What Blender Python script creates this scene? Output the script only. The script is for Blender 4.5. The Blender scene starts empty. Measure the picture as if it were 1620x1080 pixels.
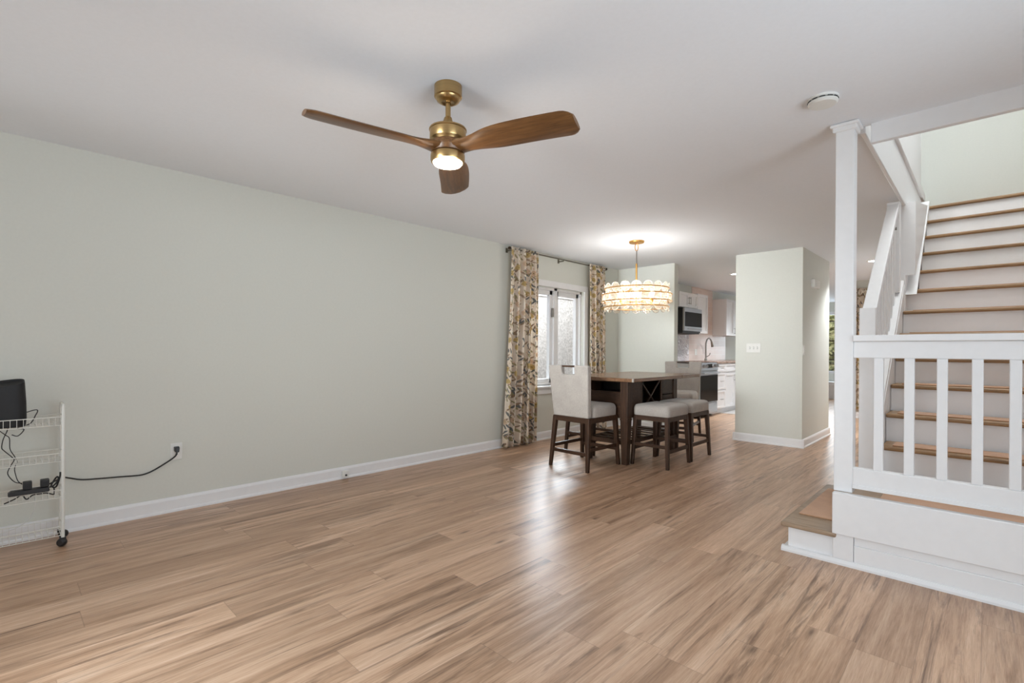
import bpy, bmesh, math, random
from mathutils import Vector, Matrix
random.seed(4)
SC = bpy.context.scene
COL = SC.collection
PI = math.pi

# ------------------------------------------------------------------ camera
F_PX, YAW, CY, CAM_H, ROLL = 781.2, math.radians(43.95), 553.35, 1.17, math.radians(0.35)
fw = Vector((-math.sin(YAW), math.cos(YAW), 0))
r0 = Vector((math.cos(YAW), math.sin(YAW), 0))
u0 = Vector((0, 0, 1))
rt = r0 * math.cos(ROLL) + u0 * math.sin(ROLL)
up = u0 * math.cos(ROLL) - r0 * math.sin(ROLL)
cam_d = bpy.data.cameras.new('camera')
cam = bpy.data.objects.new('camera', cam_d)
COL.objects.link(cam)
cam_d.sensor_width = 36
cam_d.lens = F_PX * 36 / 1620
cam_d.shift_y = (CY - 540) / 1620
cam_d.clip_start = 0.02
m = Matrix(((rt.x, up.x, -fw.x, 0), (rt.y, up.y, -fw.y, 0), (rt.z, up.z, -fw.z, CAM_H), (0, 0, 0, 1)))
cam.matrix_world = m
SC.camera = cam

# ------------------------------------------------------------------ world and light
world = bpy.data.worlds.new('sky')
SC.world = world
world.use_nodes = True
bg = world.node_tree.nodes['Background']
bg.inputs[0].default_value = (0.94, 0.97, 1.0, 1)
bg.inputs[1].default_value = 1.0

def area(name, loc, target, sx, sy, power, col=(1, 1, 1), spread=180):
    l = bpy.data.lights.new(name, 'AREA')
    l.shape = 'RECTANGLE'; l.size = sx; l.size_y = sy; l.energy = power; l.color = col; l.spread = math.radians(spread)
    o = bpy.data.objects.new(name, l); COL.objects.link(o)
    o.location = loc
    d = Vector(target) - Vector(loc)
    o.rotation_euler = d.to_track_quat('-Z', 'Y').to_euler()
    return o

def point(name, loc, power, r=0.03, col=(1, 1, 1)):
    l = bpy.data.lights.new(name, 'POINT')
    l.energy = power; l.shadow_soft_size = r; l.color = col
    o = bpy.data.objects.new(name, l); COL.objects.link(o); o.location = loc
    return o

DAY = (0.79, 0.905, 1.0)
# daylight by the patio door and far hall window, plus added fill lamps
area('daylight_patio_door', (-2.4, -1.62, 1.2), (-2.75, 6.0, 1.65), 2.2, 1.9, 26.5, (0.92, 0.965, 0.985), 36)
area('daylight_patio_sky', (-1.2, -2.9, 3.2), (-1.75, 0.55, 0.0), 1.0, 0.7, 19, DAY, 40)
area('fill_light_right', (1.42, 1.3, 1.3), (-2.8, 1.6, 2.1), 2.2, 1.6, 32, DAY, 108)  # added fill for the left wall and ceiling, through an unseen right window
area('fill_light_apron', (0.5, -1.62, 1.75), (-0.1, 2.6, 0.0), 0.8, 0.6, 8.5, DAY, 50)  # added fill for the low landing apron and the floor beside the stairs
area('daylight_side_yard', (-5.0, 6.0, 3.6), (-6.3, 7.5, 1.0), 5.0, 1.0, 330, (0.98, 0.99, 1.0))
area('daylight_side_sky', (-8.5, 10.0, 5.5), (-4.2, 5.25, 1.4), 9.0, 5.0, 1650, DAY, 90)
area('daylight_hall', (-3.1, 15.0, 1.5), (-2.2, 9.0, 1.4), 1.3, 1.4, 40, DAY)
area('daylight_garden', (-3.1, 15.3, 3.4), (-3.2, 17.2, 1.2), 3.0, 0.6, 90, DAY)
area('fill_light_upstairs', (0.0, 5.2, 5.05), (0.0, 5.6, 2.6), 1.0, 2.5, 90, (0.96, 0.98, 0.96))  # added lamp under the closed upstairs ceiling to brighten the stairwell
SC.view_settings.view_transform = 'Standard'
SC.view_settings.look = 'None'
SC.view_settings.gamma = 1.0
SC.view_settings.use_curve_mapping = False
SC.view_settings.exposure = 0.09
cy = SC.cycles
cy.use_denoising = True
cy.max_bounces = 12; cy.diffuse_bounces = 7; cy.glossy_bounces = 4
cy.transmission_bounces = 8; cy.transparent_max_bounces = 16
cy.sample_clamp_indirect = 6.0
cy.caustics_reflective = False; cy.caustics_refractive = False

# ------------------------------------------------------------------ materials
def srgb(r, g, b):
    f = lambda c: (c / 255 / 12.92) if c / 255 <= 0.04045 else ((c / 255 + 0.055) / 1.055) ** 2.4
    return (f(r), f(g), f(b), 1)

class NT:
    def __init__(s, name):
        s.m = bpy.data.materials.new(name); s.m.use_nodes = True
        s.t = s.m.node_tree; s.b = s.t.nodes['Principled BSDF']; s.out = s.t.nodes['Material Output']
    def n(s, typ, **kw):
        nd = s.t.nodes.new(typ)
        for k, v in kw.items(): setattr(nd, k, v)
        return nd
    def l(s, a, b): s.t.links.new(a, b)
    def math(s, op, a, b=None, c=None):
        nd = s.n('ShaderNodeMath', operation=op)
        for i, v in enumerate((a, b, c)):
            if v is None: continue
            if isinstance(v, (int, float)): nd.inputs[i].default_value = v
            else: s.l(v, nd.inputs[i])
        return nd.outputs[0]
    def mix(s, fac, a, b, blend='MIX'):
        nd = s.n('ShaderNodeMix', data_type='RGBA', blend_type=blend)
        for i, v in ((0, fac), (6, a), (7, b)):
            if isinstance(v, (int, float)): nd.inputs[i].default_value = v
            elif isinstance(v, tuple): nd.inputs[i].default_value = v
            else: s.l(v, nd.inputs[i])
        return nd.outputs[2]
    def ramp(s, fac, stops, interp='LINEAR'):
        nd = s.n('ShaderNodeValToRGB'); nd.color_ramp.interpolation = interp
        e = nd.color_ramp.elements
        while len(e) < len(stops): e.new(0.5)
        for el, (p, c) in zip(e, stops):
            el.position = p; el.color = c if isinstance(c, tuple) else (c, c, c, 1)
        s.l(fac, nd.inputs[0]); return nd.outputs[0]
    def coord(s, kind='Object'): return s.n('ShaderNodeTexCoord').outputs[kind]
    def mapping(s, vec, scale=(1, 1, 1), rot=(0, 0, 0), loc=(0, 0, 0)):
        nd = s.n('ShaderNodeMapping'); s.l(vec, nd.inputs[0])
        nd.inputs['Scale'].default_value = scale; nd.inputs['Rotation'].default_value = rot; nd.inputs['Location'].default_value = loc
        return nd.outputs[0]
    def noise(s, vec, scale, detail=4, rough=0.5, dist=0.0):
        nd = s.n('ShaderNodeTexNoise'); s.l(vec, nd.inputs['Vector'])
        nd.inputs['Scale'].default_value = scale; nd.inputs['Detail'].default_value = detail
        nd.inputs['Roughness'].default_value = rough; nd.inputs['Distortion'].default_value = dist
        return nd.outputs[0]
    def bump(s, h, strength=0.1, dist=0.01):
        nd = s.n('ShaderNodeBump'); nd.inputs['Strength'].default_value = strength; nd.inputs['Distance'].default_value = dist
        s.l(h, nd.inputs['Height']); s.l(nd.outputs[0], s.b.inputs['Normal'])

def plain(name, col, rough=0.5, metal=0.0, nscale=30, namt=0.04, bump=0.0, spec=0.5):
    k = NT(name)
    v = k.coord()
    nz = k.noise(v, nscale, 3)
    lo = tuple(c * (1 - namt) for c in col[:3]) + (1,)
    hi = tuple(min(1, c * (1 + namt)) for c in col[:3]) + (1,)
    k.l(k.ramp(nz, [(0.3, lo), (0.7, hi)]), k.b.inputs['Base Color'])
    k.b.inputs['Roughness'].default_value = rough
    k.b.inputs['Metallic'].default_value = metal
    k.b.inputs['Specular IOR Level'].default_value = spec
    if bump: k.bump(nz, bump, 0.003)
    return k.m

def emit(name, col, strength):
    k = NT(name)
    k.b.inputs['Base Color'].default_value = col
    k.b.inputs['Emission Color'].default_value = col
    k.b.inputs['Emission Strength'].default_value = strength
    return k.m

def wood(name, c_dark, c_mid, c_light, axis='z', rough=0.4, scale=1.0, spec=0.5):
    k = NT(name)
    sc = {'x': (1.2, 14, 14), 'y': (14, 1.2, 14), 'z': (14, 14, 1.2)}[axis]
    v = k.mapping(k.coord(), tuple(q * scale for q in sc))
    n1 = k.noise(v, 3.0, 6, 0.62, 0.4)
    n2 = k.noise(v, 11.0, 4, 0.5)
    f = k.math('ADD', k.math('MULTIPLY', n1, 0.75), k.math('MULTIPLY', n2, 0.25))
    k.l(k.ramp(f, [(0.30, c_dark), (0.5, c_mid), (0.70, c_light)]), k.b.inputs['Base Color'])
    k.b.inputs['Roughness'].default_value = rough
    k.b.inputs['Specular IOR Level'].default_value = spec
    k.bump(n2, 0.05, 0.002)
    return k.m

def floor_mat():
    k = NT('oak_vinyl_plank')
    W, L = 0.18, 1.22
    sp = k.n('ShaderNodeSeparateXYZ'); k.l(k.coord(), sp.inputs[0])
    x, y = sp.outputs[0], sp.outputs[1]
    xs = k.math('ADD', k.math('DIVIDE', x, W), 0.08)
    row = k.math('FLOOR', xs)
    fx = k.math('SUBTRACT', xs, row)
    wn = k.n('ShaderNodeTexWhiteNoise', noise_dimensions='1D'); k.l(row, wn.inputs['W'])
    ys = k.math('ADD', k.math('DIVIDE', y, L), wn.outputs['Value'])
    idx = k.math('FLOOR', ys)
    fy = k.math('SUBTRACT', ys, idx)
    cb = k.n('ShaderNodeCombineXYZ'); k.l(row, cb.inputs[0]); k.l(idx, cb.inputs[1])
    w2 = k.n('ShaderNodeTexWhiteNoise', noise_dimensions='2D'); k.l(cb.outputs[0], w2.inputs['Vector'])
    rnd = w2.outputs['Value']
    # grain coordinates shifted per plank
    def pv(ax, ay, ox, oy):
        c = k.n('ShaderNodeCombineXYZ')
        k.l(k.math('ADD', k.math('MULTIPLY', x, ax), k.math('MULTIPLY', rnd, ox)), c.inputs[0])
        k.l(k.math('ADD', k.math('MULTIPLY', y, ay), k.math('MULTIPLY', rnd, oy)), c.inputs[1])
        return c.outputs[0]
    g1 = k.noise(pv(8.0, 0.55, 57, 31), 1.5, 6, 0.60, 0.9)
    g2 = k.noise(pv(70.0, 2.2, 91, 17), 2.0, 5, 0.65, 0.2)
    g3 = k.noise(pv(13.0, 0.75, 23, 43), 1.6, 7, 0.68, 1.2)
    g4 = k.noise(pv(190.0, 7.0, 37, 53), 2.0, 3, 0.6, 0.0)
    g = k.math('ADD', k.math('ADD', k.math('MULTIPLY', g1, 0.54), k.math('MULTIPLY', g2, 0.28)), k.math('MULTIPLY', g4, 0.18))
    base = k.ramp(g, [(0.34, srgb(140, 107, 82)), (0.45, srgb(177, 142, 114)), (0.55, srgb(200, 166, 138)), (0.66, srgb(220, 192, 167))])
    tone = k.ramp(rnd, [(0.0, (0.83, 0.81, 0.79, 1)), (0.35, (0.93, 0.92, 0.91, 1)), (0.7, (1.0, 1.0, 1.0, 1)), (1.0, (1.08, 1.08, 1.08, 1))])
    colr = k.mix(1.0, base, tone, 'MULTIPLY')
    # long dark heart streaks on some boards
    stk = k.math('MULTIPLY', k.ramp(g3, [(0.50, 0.0), (0.68, 0.85)]), k.ramp(w2.outputs['Color'], [(0.30, 0.15), (0.55, 1.0)]))
    colr = k.mix(stk, colr, srgb(94, 66, 47))
    # knots
    vo = k.n('ShaderNodeTexVoronoi'); k.l(pv(7.0, 1.7, 13, 7), vo.inputs['Vector']); vo.inputs['Scale'].default_value = 0.8
    kn = k.ramp(vo.outputs['Distance'], [(0.02, 0.8), (0.06, 0.30), (0.12, 0.0)])
    colr = k.mix(kn, colr, srgb(84, 60, 44))
    # seams
    ex = k.math('MINIMUM', fx, k.math('SUBTRACT', 1.0, fx))
    ey = k.math('MINIMUM', fy, k.math('SUBTRACT', 1.0, fy))
    sx = k.math('LESS_THAN', ex, 0.008)
    sy = k.math('LESS_THAN', ey, 0.0014)
    seam = k.math('MULTIPLY', k.math('MAXIMUM', sx, sy), 0.28)
    colr = k.mix(seam, colr, srgb(84, 62, 46))
    k.l(colr, k.b.inputs['Base Color'])
    k.l(k.ramp(g2, [(0.3, 0.36), (0.7, 0.29)]), k.b.inputs['Roughness'])
    k.b.inputs['Specular IOR Level'].default_value = 0.5
    k.bump(g2, 0.04, 0.002)
    return k.m

def tile_mat(name, c1, c2, cm, bw, bh, rough, axis='x', wavy=0.0):
    k = NT(name)
    sp = k.n('ShaderNodeSeparateXYZ'); k.l(k.coord(), sp.inputs[0])
    cb = k.n('ShaderNodeCombineXYZ')
    if axis == 'x': k.l(sp.outputs[1], cb.inputs[0]); k.l(sp.outputs[2], cb.inputs[1])
    else: k.l(sp.outputs[0], cb.inputs[0]); k.l(sp.outputs[1], cb.inputs[1])
    br = k.n('ShaderNodeTexBrick'); k.l(cb.outputs[0], br.inputs['Vector'])
    br.inputs['Color1'].default_value = c1; br.inputs['Color2'].default_value = c2; br.inputs['Mortar'].default_value = cm
    br.inputs['Scale'].default_value = 1.0; br.inputs['Brick Width'].default_value = bw; br.inputs['Row Height'].default_value = bh
    br.inputs['Mortar Size'].default_value = 0.003
    k.l(br.outputs[0], k.b.inputs['Base Color']); k.b.inputs['Roughness'].default_value = rough
    if wavy:
        k.bump(k.noise(k.coord(), 22, 2, 0.4, 1.0), wavy, 0.02)
    return k.m

def fabric(name, col, sc=260):
    k = NT(name)
    v = k.mapping(k.coord(), (1, 1, 0.25))
    n = k.noise(v, sc, 3)
    n2 = k.noise(k.coord(), 9, 3)
    f = k.math('ADD', k.math('MULTIPLY', n, 0.6), k.math('MULTIPLY', n2, 0.4))
    lo = tuple(c * 0.84 for c in col[:3]) + (1,); hi = tuple(min(1, c * 1.12) for c in col[:3]) + (1,)
    k.l(k.ramp(f, [(0.35, lo), (0.65, hi)]), k.b.inputs['Base Color'])
    k.b.inputs['Roughness'].default_value = 0.9
    k.b.inputs['Sheen Weight'].default_value = 0.2
    k.bump(n, 0.25, 0.002)
    return k.m

def floral():
    k = NT('floral_cloth')
    uv = k.coord('UV')
    wob = k.noise(uv, 7, 3)
    wv = k.n('ShaderNodeVectorMath', operation='ADD'); k.l(uv, wv.inputs[0])
    wsc = k.n('ShaderNodeVectorMath', operation='SCALE'); k.l(k.n('ShaderNodeTexNoise').outputs['Color'], wsc.inputs[0])
    wsc.inputs['Scale'].default_value = 0.05
    nn = wsc.inputs[0].links[0].from_node; k.l(uv, nn.inputs['Vector']); nn.inputs['Scale'].default_value = 9
    k.l(wsc.outputs[0], wv.inputs[1])
    w = wv.outputs[0]
    col = k.ramp(k.noise(uv, 5, 3), [(0.35, srgb(228, 214, 196)), (0.65, srgb(240, 231, 218))])
    # thin brown stems
    wave = k.n('ShaderNodeTexWave', bands_direction='DIAGONAL'); k.l(w, wave.inputs['Vector'])
    wave.inputs['Scale'].default_value = 1.7; wave.inputs['Distortion'].default_value = 9; wave.inputs['Detail'].default_value = 1
    stem = k.ramp(wave.outputs['Fac'], [(0.0, 0.8), (0.035, 0.0)])
    col = k.mix(stem, col, srgb(150, 120, 88))
    def layer(col, scale, rot, aniso, thr, soft, colors, pick, off):
        v = k.mapping(k.mapping(w, (1, 1, 1), (0, 0, rot)), (scale * aniso[0], scale * aniso[1], 1), (0, 0, 0), (off, off * 0.7, 0))
        vo = k.n('ShaderNodeTexVoronoi', voronoi_dimensions='2D'); k.l(v, vo.inputs['Vector']); vo.inputs['Scale'].default_value = 1
        mask = k.ramp(vo.outputs['Distance'], [(thr, 1.0), (thr + soft, 0.0)])
        sp = k.n('ShaderNodeSeparateColor'); k.l(vo.outputs['Color'], sp.inputs[0])
        mask = k.math('MULTIPLY', mask, k.math('GREATER_THAN', sp.outputs[0], pick))
        c = k.ramp(sp.outputs[1], colors, 'CONSTANT')
        return k.mix(mask, col, c), vo, sp
    slate, olive, ochre, rose, brown = srgb(120, 121, 118), srgb(168, 158, 122), srgb(206, 180, 126), srgb(224, 198, 172), srgb(158, 134, 110)
    col, _, _ = layer(col, 14.0, 0.95, (0.60, 2.0), 0.25, 0.08, [(0, slate), (0.5, olive)], 0.46, 3.3)
    col, _, _ = layer(col, 15.0, -0.85, (0.60, 2.0), 0.24, 0.08, [(0, slate), (0.4, brown)], 0.58, 8.1)
    col, vo, sp = layer(col, 10.0, 0.0, (1, 1), 0.30, 0.06, [(0, ochre), (0.4, rose), (0.75, ochre)], 0.50, 1.7)
    ring = k.ramp(vo.outputs['Distance'], [(0.0, 0.9), (0.07, 0.9), (0.09, 0.0), (0.17, 0.0), (0.2, 0.55), (0.24, 0.0)])
    ring = k.math('MULTIPLY', ring, k.math('GREATER_THAN', sp.outputs[0], 0.50))
    col = k.mix(ring, col, srgb(150, 128, 78))
    col, _, _ = layer(col, 22.0, 0.3, (1, 1), 0.16, 0.05, [(0, rose), (0.4, brown), (0.7, olive)], 0.6, 5.9)
    k.l(col, k.b.inputs['Base Color'])
    k.b.inputs['Roughness'].default_value = 0.9
    tr = k.n('ShaderNodeBsdfTranslucent'); k.l(col, tr.inputs[0])
    mx = k.n('ShaderNodeMixShader'); mx.inputs[0].default_value = 0.35
    k.l(k.b.outputs[0], mx.inputs[1]); k.l(tr.outputs[0], mx.inputs[2]); k.l(mx.outputs[0], k.out.inputs[0])
    return k.m

def glass_pane(name):
    k = NT(name)
    tr = k.n('ShaderNodeBsdfTransparent'); gl = k.n('ShaderNodeBsdfGlossy'); gl.inputs['Roughness'].default_value = 0.02
    mx = k.n('ShaderNodeMixShader'); mx.inputs[0].default_value = 0.05; k.l(tr.outputs[0], mx.inputs[1]); k.l(gl.outputs[0], mx.inputs[2])
    k.l(mx.outputs[0], k.out.inputs[0]); return k.m

def disc_glass():
    k = NT('textured_glass_disc')
    tr = k.n('ShaderNodeBsdfTransparent'); tr.inputs[0].default_value = (1, 0.95, 0.88, 1)
    tl = k.n('ShaderNodeBsdfTranslucent'); tl.inputs[0].default_value = (1, 0.93, 0.84, 1)
    df = k.n('ShaderNodeBsdfGlossy'); df.inputs['Roughness'].default_value = 0.25; df.inputs[0].default_value = (1, 0.97, 0.93, 1)
    m1 = k.n('ShaderNodeMixShader')
    nz = k.noise(k.coord(), 55, 3)
    sp = k.n('ShaderNodeSeparateXYZ'); k.l(k.coord(), sp.inputs[0])
    rad = k.math('SQRT', k.math('ADD', k.math('POWER', sp.outputs[0], 2.0), k.math('POWER', sp.outputs[1], 2.0)))
    rim = k.ramp(k.math('MULTIPLY', rad, 10.0), [(0.49, 0.0), (0.54, 0.55)])
    k.l(k.math('MAXIMUM', k.ramp(nz, [(0.35, 0.03), (0.65, 0.22)]), rim), m1.inputs[0])
    k.l(tr.outputs[0], m1.inputs[1]); k.l(tl.outputs[0], m1.inputs[2])
    m2 = k.n('ShaderNodeMixShader'); m2.inputs[0].default_value = 0.12
    k.l(m1.outputs[0], m2.inputs[1]); k.l(df.outputs[0], m2.inputs[2])
    bp = k.n('ShaderNodeBump'); bp.inputs['Strength'].default_value = 0.6; bp.inputs['Distance'].default_value = 0.01
    k.l(nz, bp.inputs['Height']); k.l(bp.outputs[0], df.inputs['Normal'])
    k.l(m2.outputs[0], k.out.inputs[0]); return k.m

def brushed(name, col, rough=0.3):
    k = NT(name)
    v = k.mapping(k.coord(), (3, 3, 180))
    n = k.noise(v, 3, 3)
    lo = tuple(c * 0.85 for c in col[:3]) + (1,)
    k.l(k.ramp(n, [(0.3, lo), (0.7, col)]), k.b.inputs['Base Color'])
    k.b.inputs['Metallic'].default_value = 1.0; k.b.inputs['Roughness'].default_value = rough
    return k.m

def speckle(name, cols, sc):
    k = NT(name)
    n = k.noise(k.coord(), sc, 5, 0.7)
    k.l(k.ramp(n, [(0.35, cols[0]), (0.5, cols[1]), (0.62, cols[2])]), k.b.inputs['Base Color'])
    k.b.inputs['Roughness'].default_value = 0.25
    return k.m

SAGE = plain('sage_paint', (0.665, 0.675, 0.622, 1), 0.65, nscale=60, namt=0.012, bump=0.02, spec=0.25)
CEILM = plain('ceiling_paint', (0.84, 0.87, 0.912, 1), 0.85, nscale=60, namt=0.01, spec=0.1)
TRIM = plain('white_trim_paint', (0.815, 0.82, 0.83, 1), 0.4, nscale=20, namt=0.01)
RAILW = plain('white_rail_paint', (0.815, 0.82, 0.83, 1), 0.4, nscale=24, namt=0.012)
FLOOR = floor_mat()
DARKW = wood('espresso_wood', srgb(40, 26, 17), srgb(58, 39, 27), srgb(76, 53, 37), 'z', 0.42, 1.0, 0.22)
DARKX = wood('espresso_wood_x', srgb(40, 26, 17), srgb(58, 39, 27), srgb(76, 53, 37), 'x', 0.42, 1.0, 0.22)
TOPW = wood('walnut_table_top', srgb(88, 63, 45), srgb(114, 84, 61), srgb(134, 102, 76), 'y', 0.20)
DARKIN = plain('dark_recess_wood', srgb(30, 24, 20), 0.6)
FANW = wood('walnut_blade', srgb(70, 46, 26), srgb(100, 68, 38), srgb(124, 88, 52), 'x', 0.35, 1.6)
OAK = wood('oak_tread', srgb(116, 88, 58), srgb(148, 116, 80), srgb(172, 139, 101), 'x', 0.4)
STEPW = wood('grey_oak_step', srgb(122, 101, 80), srgb(150, 127, 104), srgb(172, 149, 125), 'x', 0.4)
CARPET = fabric('tan_carpet_pad', srgb(190, 148, 116), 420)
FAB = fabric('oatmeal_linen', srgb(166, 159, 152))
FLORAL = floral()
BRASS = brushed('brushed_brass', srgb(186, 156, 108), 0.30)
GOLD = brushed('gold_leaf', srgb(222, 170, 96), 0.35)
STEEL = brushed('stainless_steel', srgb(198, 199, 202), 0.28)
CHROME = plain('chrome', srgb(214, 214, 216), 0.12, 1.0, namt=0.01)
NICKEL = plain('brushed_nickel', srgb(150, 146, 140), 0.3, 1.0, namt=0.03)
BLACKP = plain('black_plastic', srgb(26, 26, 28), 0.45, namt=0.08)
BLACKM = plain('matte_black_plastic', srgb(20, 20, 23), 0.6, namt=0.08)
CABLE = plain('black_cable', srgb(30, 30, 30), 0.55)
WCABLE = plain('white_cable', srgb(215, 215, 212), 0.5)
WPLAS = plain('white_plastic', srgb(226, 226, 222), 0.35, namt=0.01)
SLOT = plain('dark_slot', srgb(60, 60, 60), 0.6)
SLOTL = plain('grey_slot', srgb(150, 150, 148), 0.6)
WIRE = plain('white_wire', srgb(222, 222, 216), 0.4, namt=0.01)
CAB = plain('white_cabinet', (0.74, 0.74, 0.75, 1), 0.35, namt=0.01)
BGLASS = plain('black_oven_glass', srgb(22, 22, 24), 0.08, namt=0.05)
COUNTER = speckle('granite', (srgb(92, 70, 60), srgb(150, 120, 104), srgb(196, 178, 164)), 60)
PTILE = tile_mat('blush_tile', srgb(218, 200, 190), srgb(210, 190, 180), srgb(222, 214, 206), 0.30, 0.10, 0.3)
GTILE = tile_mat('glossy_wave_tile', srgb(206, 198, 200), srgb(190, 182, 186), srgb(214, 208, 206), 0.30, 0.10, 0.08, wavy=1.0)
KTILE = tile_mat('kitchen_floor_tile', srgb(205, 203, 200), srgb(196, 194, 192), srgb(170, 168, 165), 0.6, 0.3, 0.35, axis='z')
PANE = glass_pane('window_glass')
DISC = disc_glass()
LENS = emit('fan_light_lens', (1.0, 0.90, 0.78, 1), 9.0)
BULB = emit('warm_bulb', (1.0, 0.86, 0.68, 1), 14.0)
CANL = emit('recessed_light_lens', (1, 0.97, 0.92, 1), 14.0)
STUCCO = speckle('pebbled_stucco', (srgb(176, 174, 170), srgb(205, 203, 200), srgb(224, 222, 219)), 26)
STUCCO.node_tree.nodes['Principled BSDF'].inputs['Roughness'].default_value = 0.9
HEDGE = speckle('garden_foliage', (srgb(52, 60, 34), srgb(120, 118, 70), srgb(196, 186, 140)), 7)
HEDGE.node_tree.nodes['Principled BSDF'].inputs['Roughness'].default_value = 0.9
ROD = plain('antique_pewter', srgb(128, 124, 112), 0.35, 1.0)
BRONZE = plain('dark_bronze', srgb(58, 46, 34), 0.4, 0.8)
CASTR = plain('black_caster_rubber', srgb(34, 31, 31), 0.5)
GROUND = plain('low_bounce_ground', srgb(62, 54, 46), 0.95)  # ground colour kept dark to cut light bounced onto the neighbour wall
ABSORB = plain('bounce_absorber', srgb(70, 62, 56), 0.9)  # dark coat for the added outer skin, soaks up bounced light

# ------------------------------------------------------------------ mesh helpers
def BM(): return bmesh.new()

def box(bm, x0, x1, y0, y1, z0, z1):
    v = [bm.verts.new(p) for p in ((x0, y0, z0), (x1, y0, z0), (x1, y1, z0), (x0, y1, z0), (x0, y0, z1), (x1, y0, z1), (x1, y1, z1), (x0, y1, z1))]
    for f in ((0, 3, 2, 1), (4, 5, 6, 7), (0, 1, 5, 4), (1, 2, 6, 5), (2, 3, 7, 6), (3, 0, 4, 7)):
        bm.faces.new([v[i] for i in f])
    return bm

def hexa(bm, a, b):
    """a, b: two quads of 4 points (bottom, top)"""
    v = [bm.verts.new(p) for p in list(a) + list(b)]
    for f in ((0, 3, 2, 1), (4, 5, 6, 7), (0, 1, 5, 4), (1, 2, 6, 5), (2, 3, 7, 6), (3, 0, 4, 7)):
        bm.faces.new([v[i] for i in f])
    return bm

def leg4(bm, top, bot, ht, hb, z1, z0):
    (tx, ty), (bx, by) = top, bot
    hexa(bm, [(bx - hb, by - hb, z0), (bx + hb, by - hb, z0), (bx + hb, by + hb, z0), (bx - hb, by + hb, z0)],
         [(tx - ht, ty - ht, z1), (tx + ht, ty - ht, z1), (tx + ht, ty + ht, z1), (tx - ht, ty + ht, z1)])
    return bm

def bar(bm, p0, p1, w, h):
    """rectangular bar from p0 to p1, w horizontal, h vertical"""
    p0, p1 = Vector(p0), Vector(p1)
    d = (p1 - p0).normalized()
    side = d.cross(Vector((0, 0, 1)))
    side = side.normalized() if side.length > 1e-4 else Vector((1, 0, 0))
    u = side.cross(d).normalized()
    q = lambda c: [c - side * w / 2 - u * h / 2, c + side * w / 2 - u * h / 2, c + side * w / 2 + u * h / 2, c - side * w / 2 + u * h / 2]
    hexa(bm, q(p0), q(p1)); return bm

def lathe(bm, prof, seg=32, c=(0, 0, 0)):
    rings = []
    for r, z in prof:
        if r < 1e-6: rings.append([bm.verts.new((c[0], c[1], c[2] + z))])
        else: rings.append([bm.verts.new((c[0] + r * math.cos(2 * PI * i / seg), c[1] + r * math.sin(2 * PI * i / seg), c[2] + z)) for i in range(seg)])
    for a, b in zip(rings, rings[1:]):
        for i in range(seg):
            j = (i + 1) % seg
            q = [a[i % len(a)], a[j % len(a)], b[j % len(b)], b[i % len(b)]]
            q2 = []
            for t in q:
                if t not in q2: q2.append(t)
            if len(q2) > 2:
                try: bm.faces.new(q2)
                except ValueError: pass
    return bm

def tube(bm, pts, r, seg=8, closed=False):
    pts = [Vector(p) for p in pts]
    n = len(pts); rings = []
    prev = None
    for i, p in enumerate(pts):
        if closed: d = (pts[(i + 1) % n] - pts[i - 1]).normalized()
        else: d = ((pts[i + 1] if i < n - 1 else p) - (pts[i - 1] if i > 0 else p)).normalized()
        ref = Vector((0, 0, 1)) if prev is None else prev
        s = d.cross(ref)
        if s.length < 1e-3: s = d.cross(Vector((1, 0, 0)))
        s.normalize(); u = s.cross(d).normalized(); prev = u
        rr = r[i] if isinstance(r, (list, tuple)) else r
        rings.append([bm.verts.new(p + (s * math.cos(2 * PI * k / seg) + u * math.sin(2 * PI * k / seg)) * rr) for k in range(seg)])
    pairs = list(zip(rings, rings[1:])) + ([(rings[-1], rings[0])] if closed else [])
    for a, b in pairs:
        for k in range(seg):
            bm.faces.new((a[k], a[(k + 1) % seg], b[(k + 1) % seg], b[k]))
    if not closed:
        bm.faces.new(rings[0]); bm.faces.new(rings[-1][::-1])
    return bm

def smooth_path(pts, sub=6):
    P = [Vector(p) for p in pts]; out = []
    for i in range(len(P) - 1):
        a, b, c, d = P[max(i - 1, 0)], P[i], P[i + 1], P[min(i + 2, len(P) - 1)]
        for s in range(sub):
            t = s / sub
            out.append(0.5 * ((2 * b) + (c - a) * t + (2 * a - 5 * b + 4 * c - d) * t * t + (3 * b - a - 3 * c + d) * t ** 3))
    out.append(P[-1]); return out

def prism(bm, poly, a0, a1, axis='z'):
    """poly of 2D points extruded along axis; axis x: (y,z); y: (x,z); z: (x,y)"""
    f = {'x': lambda p, a: (a, p[0], p[1]), 'y': lambda p, a: (p[0], a, p[1]), 'z': lambda p, a: (p[0], p[1], a)}[axis]
    A = [bm.verts.new(f(p, a0)) for p in poly]; B = [bm.verts.new(f(p, a1)) for p in poly]
    n = len(poly)
    bm.faces.new(A[::-1]); bm.faces.new(B)
    for i in range(n): bm.faces.new((A[i], A[(i + 1) % n], B[(i + 1) % n], B[i]))
    return bm

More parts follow.
